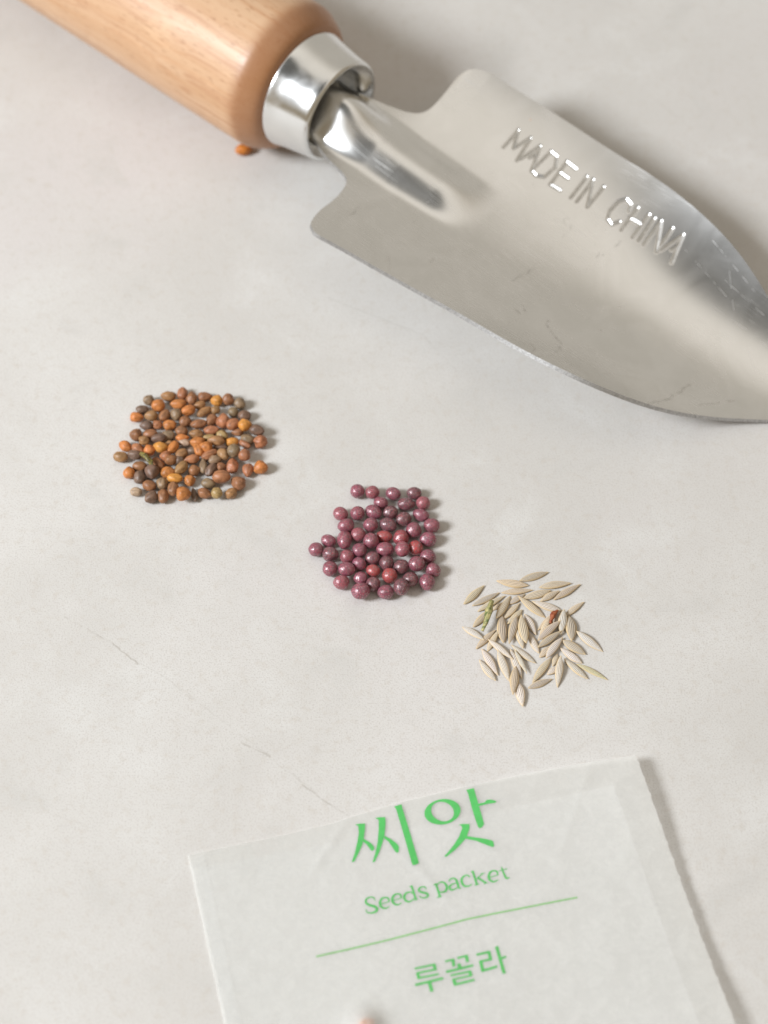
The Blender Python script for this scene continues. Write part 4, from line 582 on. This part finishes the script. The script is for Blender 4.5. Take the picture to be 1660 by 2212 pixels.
def blade():
    TIP = (119.0, 9.5)
    fa = [(-7, 7.2), (-3, 7.5)] + [tuple(p) for p in FAR] + [(103, 20.5), (110, 16.5), (115.5, 13.0), TIP]
    ne = [(-7, -7.2), (-3, -7.7), (2, -9.4)] + [tuple(p) for p in NEAR] + [(115, 5.2), (118, 7.6), TIP]
    fi1, fi2 = 2+3, 2+9; ni1, ni2 = 3+2, 3+8
    nA, nB, nC = 46, 40, 1100
    def three(l, a, b): return np.concatenate([spline(l[:a+1], nA)[:-1], spline(l[a:b+1], nB)[:-1], spline(l[b:], nC)])
    F_, G_ = three(fa, fi1, fi2), three(ne, ni1, ni2)
    ker = np.exp(-np.linspace(-2.2, 2.2, 301)**2); ker /= ker.sum()
    for A_ in (F_, G_):      # an even cutting line from the shoulder to the point
        C_ = A_[-nC:].copy(); f = np.linspace(0, 1, nC); wt_ = (sstep(.05, .13, f)*sstep(1.0, .93, f))[:, None]
        P_ = np.pad(C_, ((150, 150), (0, 0)), mode='edge'); Sm = np.stack([np.convolve(P_[:, k_], ker, 'valid') for k_ in (0, 1)], 1)
        A_[-nC:] = C_*(1-wt_) + Sm*wt_
    uc = np.concatenate([np.linspace(-7, 10.5, nA)[:-1], np.linspace(10.5, 19, nB)[:-1], (.5*(F_[-nC:, 0] + G_[-nC:, 0]))])
    uc[-nC:] += (19-uc[-nC])*(1-np.linspace(0, 1, nC))**2
    vv = np.concatenate([[-1.0, -.992, -.98], np.linspace(-.96, .35, 64)[:-1], np.linspace(.35, .88, 180)[:-1], np.linspace(.88, .98, 10), [.992, 1.0]])
    vv = np.unique(np.round(vv, 6)); n, mN = len(uc), len(vv)
    ab = np.abs(vv)**3.0
    U = np.where(vv[None, :] >= 0, uc[:, None] + (F_[:, 0]-uc)[:, None]*ab, uc[:, None] + (G_[:, 0]-uc)[:, None]*ab)
    Wd = G_[:, 1][:, None] + (F_[:, 1]-G_[:, 1])[:, None]*(vv[None, :]+1)/2
    Z = blade_z(U, Wd)
    # gentle unevenness of pressed sheet
    Z += .10*np.sin(U*.13+1)*np.sin(Wd*.16+.5)*sstep(20, 40, U)
    # stamped lettering: grooves round the strokes of the die
    dmin = np.full(U.shape, 9.0)
    box = (U > 20) & (U < 84) & (Wd > 8) & (Wd < 32)
    ub, wb = U[box], Wd[box]; db = np.full(ub.shape, 9.0)
    for s in STAMP:
        for (x1, y1), (x2, y2) in zip(s[:-1], s[1:]):
            dx, dy = x2-x1, y2-y1; L2 = dx*dx+dy*dy
            t = np.clip(((ub-x1)*dx+(wb-y1)*dy)/L2, 0, 1)
            db = np.minimum(db, np.hypot(ub-x1-t*dx, wb-y1-t*dy))
    dmin[box] = db
    Z -= STAMP_DEPTH*np.exp(-(dmin/.26)**2) 
    V = np.stack([U, Wd, Z], -1)
    # sheet normals for the underside
    du = np.gradient(V, axis=0); dv = np.gradient(V, axis=1); nr = np.cross(du, dv); ln = np.linalg.norm(nr, axis=2, keepdims=True); nr = np.where(ln > 1e-9, nr/np.maximum(ln, 1e-9), [0, 0, 1.0])
    nr[-3:] = (0, 0, 1)
    Bt = V - nr*.85
    top = V.reshape(-1, 3); bot = Bt.reshape(-1, 3); off = len(top)
    idx = np.arange(n*mN).reshape(n, mN)
    q = np.stack([idx[:-1, :-1], idx[1:, :-1], idx[1:, 1:], idx[:-1, 1:]], -1).reshape(-1, 4)
    qb = q[:, ::-1] + off
    rim = []
    def strip(a): 
        for i in range(len(a)-1): rim.append((a[i], a[i]+off, a[i+1]+off, a[i+1]))
    strip([int(x) for x in idx[:, 0]]); strip([int(x) for x in idx[::-1, -1]]); strip([int(x) for x in idx[0, ::-1]])
    me = bpy.data.meshes.new('blade'); allq = np.concatenate([q, qb, np.array(rim)])
    va = np.concatenate([top, bot])*MM
    me.vertices.add(len(va)); me.vertices.foreach_set('co', va.ravel()); me.loops.add(allq.size); me.loops.foreach_set('vertex_index', allq.ravel().astype(np.int32))
    me.polygons.add(len(allq)); me.polygons.foreach_set('loop_start', np.arange(0, allq.size, 4, dtype=np.int32)); me.polygons.foreach_set('loop_total', np.full(len(allq), 4, dtype=np.int32))
    sm_ = np.ones(len(allq), dtype=bool); me.polygons.foreach_set('use_smooth', sm_)
    mi = np.zeros(len(allq), dtype=np.int32); mi[len(q)+len(qb):] = 1; me.materials.append(M_STEEL); me.materials.append(M_EDGE); me.polygons.foreach_set('material_index', mi)
    me.update(); me.validate()
    # keep the rim crisp
    rimset = np.zeros(len(me.edges), dtype=bool)
    ev = np.empty(len(me.edges)*2, dtype=np.int32); me.edges.foreach_get('vertices', ev); ev = ev.reshape(-1, 2)
    gr = np.zeros(2*off, dtype=np.float32); gr[:off] = np.exp(-(dmin/.34)**2).ravel(); ga = me.attributes.new('groove', 'FLOAT', 'POINT'); ga.data.foreach_set('value', gr)
    border = np.zeros(2*off, dtype=bool); b = np.concatenate([idx[:, 0], idx[:, -1], idx[0, :]]); border[b] = True; border[b+off] = True
    same = (ev[:, 0] < off) == (ev[:, 1] < off)
    col_ = (ev % off) % mN; row_ = (ev % off)//mN
    along = ((col_[:, 0] == col_[:, 1]) & ((col_[:, 0] == 0) | (col_[:, 0] == mN-1))) | ((row_[:, 0] == 0) & (row_[:, 1] == 0))
    sharp = border[ev[:, 0]] & border[ev[:, 1]] & same & along
    at = me.attributes.new('sharp_edge', 'BOOLEAN', 'EDGE'); at.data.foreach_set('value', sharp)
    return me
STAMP_DEPTH = .23
bl = link('blade', blade(), M_STEEL, trowel); bl['label'] = 'steel blade stamped MADE IN CHINA'

fz = 17.0
prof = [(-9.9, 12.4), (-9.9, 13.1), (-9.6, 13.35), (-9.2, 13.3), (-8.6, 13.05), (-6.5, 12.6), (-4, 12.15), (-2, 11.8), (-.9, 11.65), (-.35, 11.5), (-.05, 11.2), (0, 10.8), (-.15, 10.5), (-.4, 10.2), (-.7, 9.7), (-1.0, 9.2), (-1.4, 8.8), (-2.0, 8.6), (-3.6, 8.6), (-8.2, 8.6), (-8.8, 7.0), (-8.9, .05)]
prof = [(x*1.13, r) for x, r in prof]
fe = link('ferrule', lathe('ferrule', prof, fz, 128, False), M_FERR, trowel)
prof = [(-9.0, .1), (-9.2, 10.0), (-9.4, 12.4), (-9.8, 12.9), (-10.0, 13.8), (-10.5, 14.6), (-11.3, 15.25), (-12.4, 15.9), (-13.5, 16.45), (-14.4, 16.85), (-15.2, 17.05), (-16.2, 17.1), (-18, 17.1), (-25, 17.1), (-50, 16.9), (-80, 16.7), (-100, 16.4), (-108, 15.6), (-113, 12.5), (-115, 7), (-115.3, .1)]
def handle():
    # finer rings along the length
    P = []
    for (x1, r1), (x2, r2) in zip(prof[:-1], prof[1:]):
        k = max(1, int(abs(x2-x1)/2))
        for i in range(k): P.append((x1+(x2-x1)*i/k, r1+(r2-r1)*i/k))
    P.append(prof[-1]); P = [(x-1.25, r) for x, r in P]; return lathe('handle', P, 17.25, 128, False)
link('handle', handle(), M_WOOD, trowel)

# ------------------------------------------------------------------ seeds
def blob_mesh(name, seed, egg=0.0, flat=0.0, lump=.05, groove=False, sub=4):
    bm = bmesh.new(); bmesh.ops.create_icosphere(bm, subdivisions=sub, radius=1.0)
    rnd = random.Random(seed); off = Vector((rnd.random()*50, rnd.random()*50, rnd.random()*50))
    rib = []
    for v in bm.verts:
        p = v.co.copy(); k = 1 + lump*noise.noise(p*1.3+off)*1.6 + lump*.4*noise.noise(p*3.2+off)
        g = 0
        if groove:
            line = p.y*.9 + .12*math.sin(p.x*2.2) + .18
            g = math.exp(-(line/.10)**2)*clamp01((p.z+.3)*2)*clamp01(1.15-abs(p.x)); k -= .07*g
        rib.append(g)
        q = p*k; q.y *= 1 - egg*q.x; q.z *= 1 - egg*.6*q.x
        if flat: q.z = q.z*(1-flat*.3) if q.z > 0 else q.z
        v.co = q
    me = bpy.data.meshes.new(name); bm.to_mesh(me); bm.free()
    me.polygons.foreach_set('use_smooth', [True]*len(me.polygons))
    at = me.attributes.new('rib', 'FLOAT', 'POINT'); at.data.foreach_set('value', rib)
    return me
BROWN_COL = {'o': (0.56, 0.207, 0.062), 'y': (0.65, 0.28, 0.062), 'b': (0.325, 0.146, 0.069), 'p': (0.437, 0.179, 0.09), 't': (0.37, 0.196, 0.087), 'g': (0.291, 0.196, 0.118), 'd': (0.207, 0.129, 0.092), 'y2': (0.426, 0.28, 0.123), 'w': (0.493, 0.347, 0.246)}
BROWN_NAME = {'o': 'orange-brown', 'y': 'bright orange', 'b': 'mid-brown', 'p': 'pinkish red-brown', 't': 'tan-brown', 'g': 'grey-olive', 'd': 'dark grey-brown', 'y2': 'yellow-olive', 'w': 'pale pinkish'}
ORD = ['first', 'second', 'third', 'fourth', 'fifth', 'sixth', 'seventh', 'eighth', 'ninth', 'tenth', 'eleventh', 'twelfth', 'thirteenth', 'fourteenth']
def rows(data, k):
    """index -> (row from the top, place from the left, how many in the row)"""
    o = sorted(range(len(data)), key=lambda i: -data[i][1]); out = {}; n = len(data); per = -(-n//k)
    nr = -(-n//per)
    for r in range(nr):
        row = sorted(o[r*per:(r+1)*per], key=lambda i: data[i][0])
        for j, i in enumerate(row): out[i] = (r, j, len(row), nr)
    return out
def where(r, j, n, nr):
    a = ORD[j] + ' from the left' if j < n-1 else 'last on the right'
    if j == 0: a = 'first on the left'
    b = 'top row' if r == 0 else ('bottom row' if r == nr-1 else ORD[r] + ' row')
    return a + ', ' + b
def build_pile(data, protos, name, mat, cols, names, cat, group, pile, k, scale_of, jitter):
    R = rows(data, k); first = {}
    rnd = random.Random(5)
    for i, q in enumerate(data):
        pi = rnd.randrange(len(protos)); me = protos[pi]
        if pi not in first:
            if not me.materials: me.materials.append(mat)
            o = bpy.data.objects.new(name, me); first[pi] = o
        else: o = first[pi].copy()
        COL.objects.link(o)
        scale_of(o, q, rnd)
        c = cols[q[-1]]; j = [1 + rnd.uniform(-jitter, jitter) for _ in range(3)]; g = 1 + rnd.uniform(-jitter, jitter)
        o.color = (c[0]*g*j[0], c[1]*g, c[2]*g*j[2], 1)
        tag(o, names[q[-1]] + ' seed, ' + where(*R[i]) + ' of the ' + pile, cat, group)
def sc_blob(o, q, rnd):
    x, y, z, a, b, yaw, _ = q
    c = b*.97
    o.location = (x*MM, y*MM, z*MM); o.scale = (a*MM, b*MM, c*MM)
    o.rotation_euler = (0, 0, math.radians(yaw) + (math.pi if rnd.random() < .5 else 0))
bp = [blob_mesh('round_seed', s, egg=e, lump=l, groove=g) for s, e, l, g in ((1, .10, .07, False), (2, .16, .09, True), (3, .05, .10, False), (4, .20, .08, False), (5, .12, .09, True), (6, .02, .06, True), (7, .14, .12, False))]
build_pile(BROWN, bp, 'brown_seed', M_BROWN, BROWN_COL, BROWN_NAME, 'seed', 'mixed brown seeds in the pile nearest the trowel handle', 'brown pile', 10, sc_blob, .05)
PURP_COL = {'p': (.30, .074, .115), 'q': (.37, .085, .118), 'd': (.185, .066, .082), 'r': (.46, .05, .05), 's': (.38, .05, .068)}
PURP_NAME = {'p': 'round purple coated', 'q': 'round reddish purple coated', 'd': 'round dark purple coated', 'r': 'bright red coated', 's': 'crimson and purple coated'}
pp = [blob_mesh('coated_seed', s, egg=e, lump=l) for s, e, l in ((21, .04, .035), (22, .10, .05), (23, .02, .03), (24, .07, .06))]
build_pile(PURPLE, pp, 'coated_seed', M_PURPLE, PURP_COL, PURP_NAME, 'seed', 'purple coated seeds in the middle pile', 'purple pile', 8, sc_blob, .05)

def spindle(name, seed, bend=.05):
    rnd = random.Random(seed); nu, nv = 44, 54; vs_, fs, rib, rim = [], [], [], []; nr = rnd.choice((7, 8)); ph = rnd.random()*6
    skew = rnd.uniform(-.12, .12); tipw = rnd.uniform(1.6, 2.0)
    for i in range(nu+1):
        e = -1+2*i/nu; es = e + skew*(1-e*e)
        w = max(0.0, 1-abs(es)**tipw)**.92
        if e > .9: w = max(w, .075*(1 if e < .985 else .7))
        if e < -.97: w = max(w, .03)
        for k in range(nv):
            a = 2*math.pi*k/nv
            rb = .5+.5*math.cos(a*nr*2 + ph); amp = .15*min(1, w*2.5)
            flat = 1.0
            r = w*(1 - amp*(1-rb))
            y = r*math.cos(a); z = r*math.sin(a)
            edge = abs(math.cos(a))**6
            y *= 1+.06*edge
            vs_.append((e, y + bend*(1-e*e)*2 - bend, z)); rib.append(rb*.9+.05 + .25*(1-min(1, w*2.5))); rim.append(clamp01(edge*.8 + (1-min(1, w*2.2))*.8))
    for i in range(nu):
        for k in range(nv): fs.append((i*nv+k, i*nv+(k+1) % nv, (i+1)*nv+(k+1) % nv, (i+1)*nv+k))
    fs.append(tuple(range(nv))); fs.append(tuple(nu*nv+k for k in range(nv))[::-1])
    me = mesh(name, vs_, [f[::-1] for f in fs])
    for nm, d in (('rib', rib), ('rim', rim)):
        at = me.attributes.new(nm, 'FLOAT', 'POINT'); at.data.foreach_set('value', d)
    return me
def sc_pale(o, q, rnd):
    x, y, z, L, W, yaw, pit, _ = q
    o.location = (x*MM, y*MM, z*MM); o.scale = (L/2*MM, W/2*1.04*MM, W*.27*MM)
    o.rotation_euler = (math.radians(rnd.uniform(-14, 14)), -math.radians(pit), math.radians(yaw))
PALE_COL = {'w': (.80, .74, .67), 't': (.72, .61, .47), 'g': (.60, .52, .44), 'y': (.68, .62, .42)}
PALE_NAME = {'w': 'whitish ribbed', 't': 'straw-coloured ribbed', 'g': 'grey-brown ribbed', 'y': 'yellow-tipped slim ribbed'}
sp = [spindle('ribbed_seed', s, b) for s, b in ((31, .05), (32, -.06), (33, .0), (34, .09), (35, -.02))]
build_pile(PALE, sp, 'ribbed_seed', M_PALE, PALE_COL, PALE_NAME, 'seed', 'pale ribbed seeds in the pile nearest the packet', 'pale pile', 7, sc_pale, .04)

# the two stray seeds
def stray(x, y, z, a, b, yaw, label):
    o = bpy.data.objects.new('brown_seed', bp[0]); COL.objects.link(o); o.location = (x*MM, y*MM, z*MM); o.scale = (a*MM, b*MM, b*MM); o.rotation_euler = (0, 0, yaw); o.color = (.60, .20, .035, 1)
    tag(o, label, 'seed')
stray(-31.3, 95.4, 1.2, 1.9, 1.25, .1, 'single bright orange seed lying under the end of the wooden handle')
PK_SEED = (-2.9, -101.4)

# bits of husk among the seeds
def chaff(name, pts, rad, mat, label, cat, seed):
    """a crumpled bit: a bent tapering body with irregular ridges"""
    rnd = random.Random(seed); nu, nv = 26, 16; vs_, fs = [], []
    P = [Vector(p)*MM for p in pts]
    for i in range(nu+1):
        t = i/nu*(len(P)-1); k = min(int(t), len(P)-2); c_ = P[k].lerp(P[k+1], t-k); dr = (P[k+1]-P[k]).normalized(); side = dr.cross(Vector((0, 0, 1))).normalized(); up_ = side.cross(dr)
        e = i/nu; r = rad*MM*(.55+.45*math.sin(math.pi*min(1, e*1.1+.05)))*(1+.25*noise.noise(Vector((e*3, seed, 0))))
        for j in range(nv):
            a = 2*math.pi*j/nv; rr = r*(1+.75*noise.noise(Vector((math.cos(a)*1.6, math.sin(a)*1.6, e*2.6+seed))))
            vs_.append(c_ + side*math.cos(a)*rr*1.25 + up_*math.sin(a)*rr)
    for i in range(nu):
        for j in range(nv): fs.append((i*nv+j, i*nv+(j+1) % nv, (i+1)*nv+(j+1) % nv, (i+1)*nv+j))
    fs.append(tuple(range(nv))[::-1]); fs.append(tuple(nu*nv+j for j in range(nv)))
    me = mesh(name, vs_, fs); return tag(link(name, me, mat), label, cat)
chaff('husk_fragment', [(20.3, -21.2, 2.0), (19.8, -23.3, 2.1), (19.3, -25.2, 1.8), (18.3, -27.2, 1.2)], .5, M_HUSK, 'crumpled green and yellow husk fragment lying on the pale ribbed seeds', 'husk', 3)
chaff('skin_fragment', [(32.6, -22.9, 1.3), (31.6, -24.1, 1.6), (31.1, -25.6, 1.2)], .36, M_RED, 'rust-red flake of seed skin wedged among the pale ribbed seeds', 'flake', 8)
chaff('husk_fragment', [(-48.0, 12.2, 2.6), (-46.8, 11.0, 2.8), (-46.0, 10.1, 2.7), (-45.5, 8.9, 2.5)], .45, M_DHUSK, 'shiny olive and yellow husk fragment lying on the brown seed pile', 'husk', 5)


# ------------------------------------------------------------------ the seed packet
TL = np.array([-34.1, -71.5]); TR = np.array([45.3, -55.3]); PW = float(np.linalg.norm(TR-TL)); PEX = (TR-TL)/PW; PEY = np.array([math.cos(math.radians(-75.3)), math.sin(math.radians(-75.3))])
PLEN = 96.0
def ss(a, b, x): t = clamp01((x-a)/(b-a)); return t*t*(3-2*t)
def pk_z(s, t, seed=True):
    s_ = min(1.05, max(-.05, s)); R = 2.6 - 1.0*ss(4, 24, t) + 1.1*ss(30, 50, t)
    z = .28 + .45*math.sin(math.pi*clamp01(s_))*ss(0, 30, t) + max(0, s_)**4*R
    # creases pressed into the paper, one running down from the bent top edge
    x = s*PW
    dcr = (x-23.5) + (t-4)*.95
    z += .22*math.exp(-(dcr/.7)**2)*ss(13, 3, t)*ss(-3, 1, t)
    dcr = (x-40) - (t-14)*.5
    z += .16*math.exp(-(dcr/.6)**2)*ss(24, 14, t)*ss(4, 12, t)
    dcr = (x-66) + (t-8)*.7
    z += .14*math.exp(-(dcr/.6)**2)*ss(20, 8, t)
    if seed:
        dx_, dy_ = x - PK_ST[0], t - PK_ST[1]; z += 1.95*math.exp(-((dx_*dx_ + dy_*dy_)/7.0))
    z += .10*noise.noise(Vector((x*.09, t*.10, 3.3))) + .05*noise.noise(Vector((x*.33, t*.3, 7.7)))
    return z
_m = np.linalg.inv(np.array([PEX, PEY]).T) @ (np.array(PK_SEED)-TL); PK_ST = (float(_m[0]), float(_m[1]))
def pk_pt(s, t, dz=0.0, seed=True):
    xy = TL + PEX*PW*s + PEY*t
    return (xy[0]*MM, xy[1]*MM, (pk_z(s, t, seed)+dz)*MM)
def top_edge(s): return float(np.interp(s, [0, .2, .31, .37, .47, .55, .63, .71, .82, .93, 1], [-.3, -.65, -1.05, -1.7, -2.6, -2.9, -3.2, -3.2, -3.1, -2.5, -2.0]))
def edge_wave(t, seed):
    # cut edge with small torn nibs at even steps
    k = (t + seed) % 3.1; nib = math.exp(-((k-1.5)/.22)**2)
    return (.22 if seed > 1 else .10)*nib + .08*noise.noise(Vector((t*.35, seed, 0)))
def sheet(name, s0, s1, t0, t1, dz, mat, parent, ns=110, nt_=130, top=False, nibs=True, sag=None):
    vs_, fs = [], []
    for i in range(nt_+1):
        t = t0 + (t1-t0)*i/nt_
        for j in range(ns+1):
            f = j/ns; s = s0 + (s1-s0)*f
            tt = t + (top_edge(s)*(1-i/nt_)**6 if top else 0)
            if nibs and j == 0: s -= edge_wave(tt, 0.4)/PW
            if nibs and j == ns: s += edge_wave(tt, 1.9)/PW
            d = dz if sag is None else dz*sag(s, tt)
            vs_.append(pk_pt(s, tt, d, name != 'back_panel'))
    for i in range(nt_):
        for j in range(ns): a = i*(ns+1)+j; fs.append((a, a+ns+1, a+ns+2, a+1))
    return link(name, mesh(name, vs_, fs), mat, parent)
packet = bpy.data.objects.new('seed_packet', None); COL.objects.link(packet); packet.empty_display_size = .02
tag(packet, 'translucent glassine seed packet printed in green lying on the table', 'packet')
sheet('back_panel', 0, 1, 0, PLEN, -.24, M_GLASS, packet, top=True, nt_=190)
sheet('front_panel', 0, 1, .08, PLEN, 0.0, M_GLASS, packet, top=True, nt_=190)
sheet('side_fold', .001, .034, .4, PLEN, -.05, M_GLASS2, packet, ns=6, nt_=190, nibs=False)
sheet('glue_flap', .003, .932, 2.6, PLEN, -.12, M_GLASS2, packet, ns=90, nt_=190, nibs=False)

def print_mesh(name, polys, strips, mat, dz):
    """ink shapes laid on the packet's curved paper"""
    bm = bmesh.new(); lay = bm.verts.layers.float.new('lift'); k = 0
    def vert(s, t, lift): v = bm.verts.new((s*PW, -t, 0)); v[lay] = lift; return v
    for poly in polys:
        vs_ = [vert(s, t, k*.003) for s, t in poly]; f = bm.faces.new(vs_); k += 1
    for st in strips:
        prev = None
        for a, b in st:
            n_ = max(1, 1); cur = (vert(*a, k*.003), vert(*b, k*.003))
            if prev: bm.faces.new((prev[0], prev[1], cur[1], cur[0]))
            prev = cur
        k = (k+1) % 6
    bmesh.ops.triangulate(bm, faces=[f for f in bm.faces if len(f.verts) > 4])
    for _ in range(3):
        long_ = [e for e in bm.edges if e.calc_length() > 1.2]
        if long_: bmesh.ops.subdivide_edges(bm, edges=long_, cuts=1)
    bmesh.ops.triangulate(bm, faces=bm.faces[:])
    for v in bm.verts:
        s, t = v.co.x/PW, -v.co.y; v.co = pk_pt(s, t, dz + v[lay])
    for f in bm.faces:
        f.normal_update()
        if f.normal.z < 0: f.normal_flip()
    me = bpy.data.meshes.new(name); bm.to_mesh(me); bm.free()
    me.polygons.foreach_set('use_smooth', [True]*len(me.polygons))
    return link(name, me, mat, packet)
o = print_mesh('title_lettering', TITLE, [RING], M_INK, .015); o['label'] = 'large green Korean title'
o = print_mesh('subtitle_lettering', [], SUBTITLE, M_INK2, .015); o['label'] = 'small green words Seeds packet'
print_mesh('printed_rule', [], [RULE], M_INK3, .015)
o = print_mesh('variety_lettering', [], VARIETY, M_INK2, .015); o['label'] = 'green Korean variety name'
stray(PK_SEED[0], PK_SEED[1], 1.40, 1.4, .95, .3, 'orange seed showing through the lower part of the translucent seed packet')
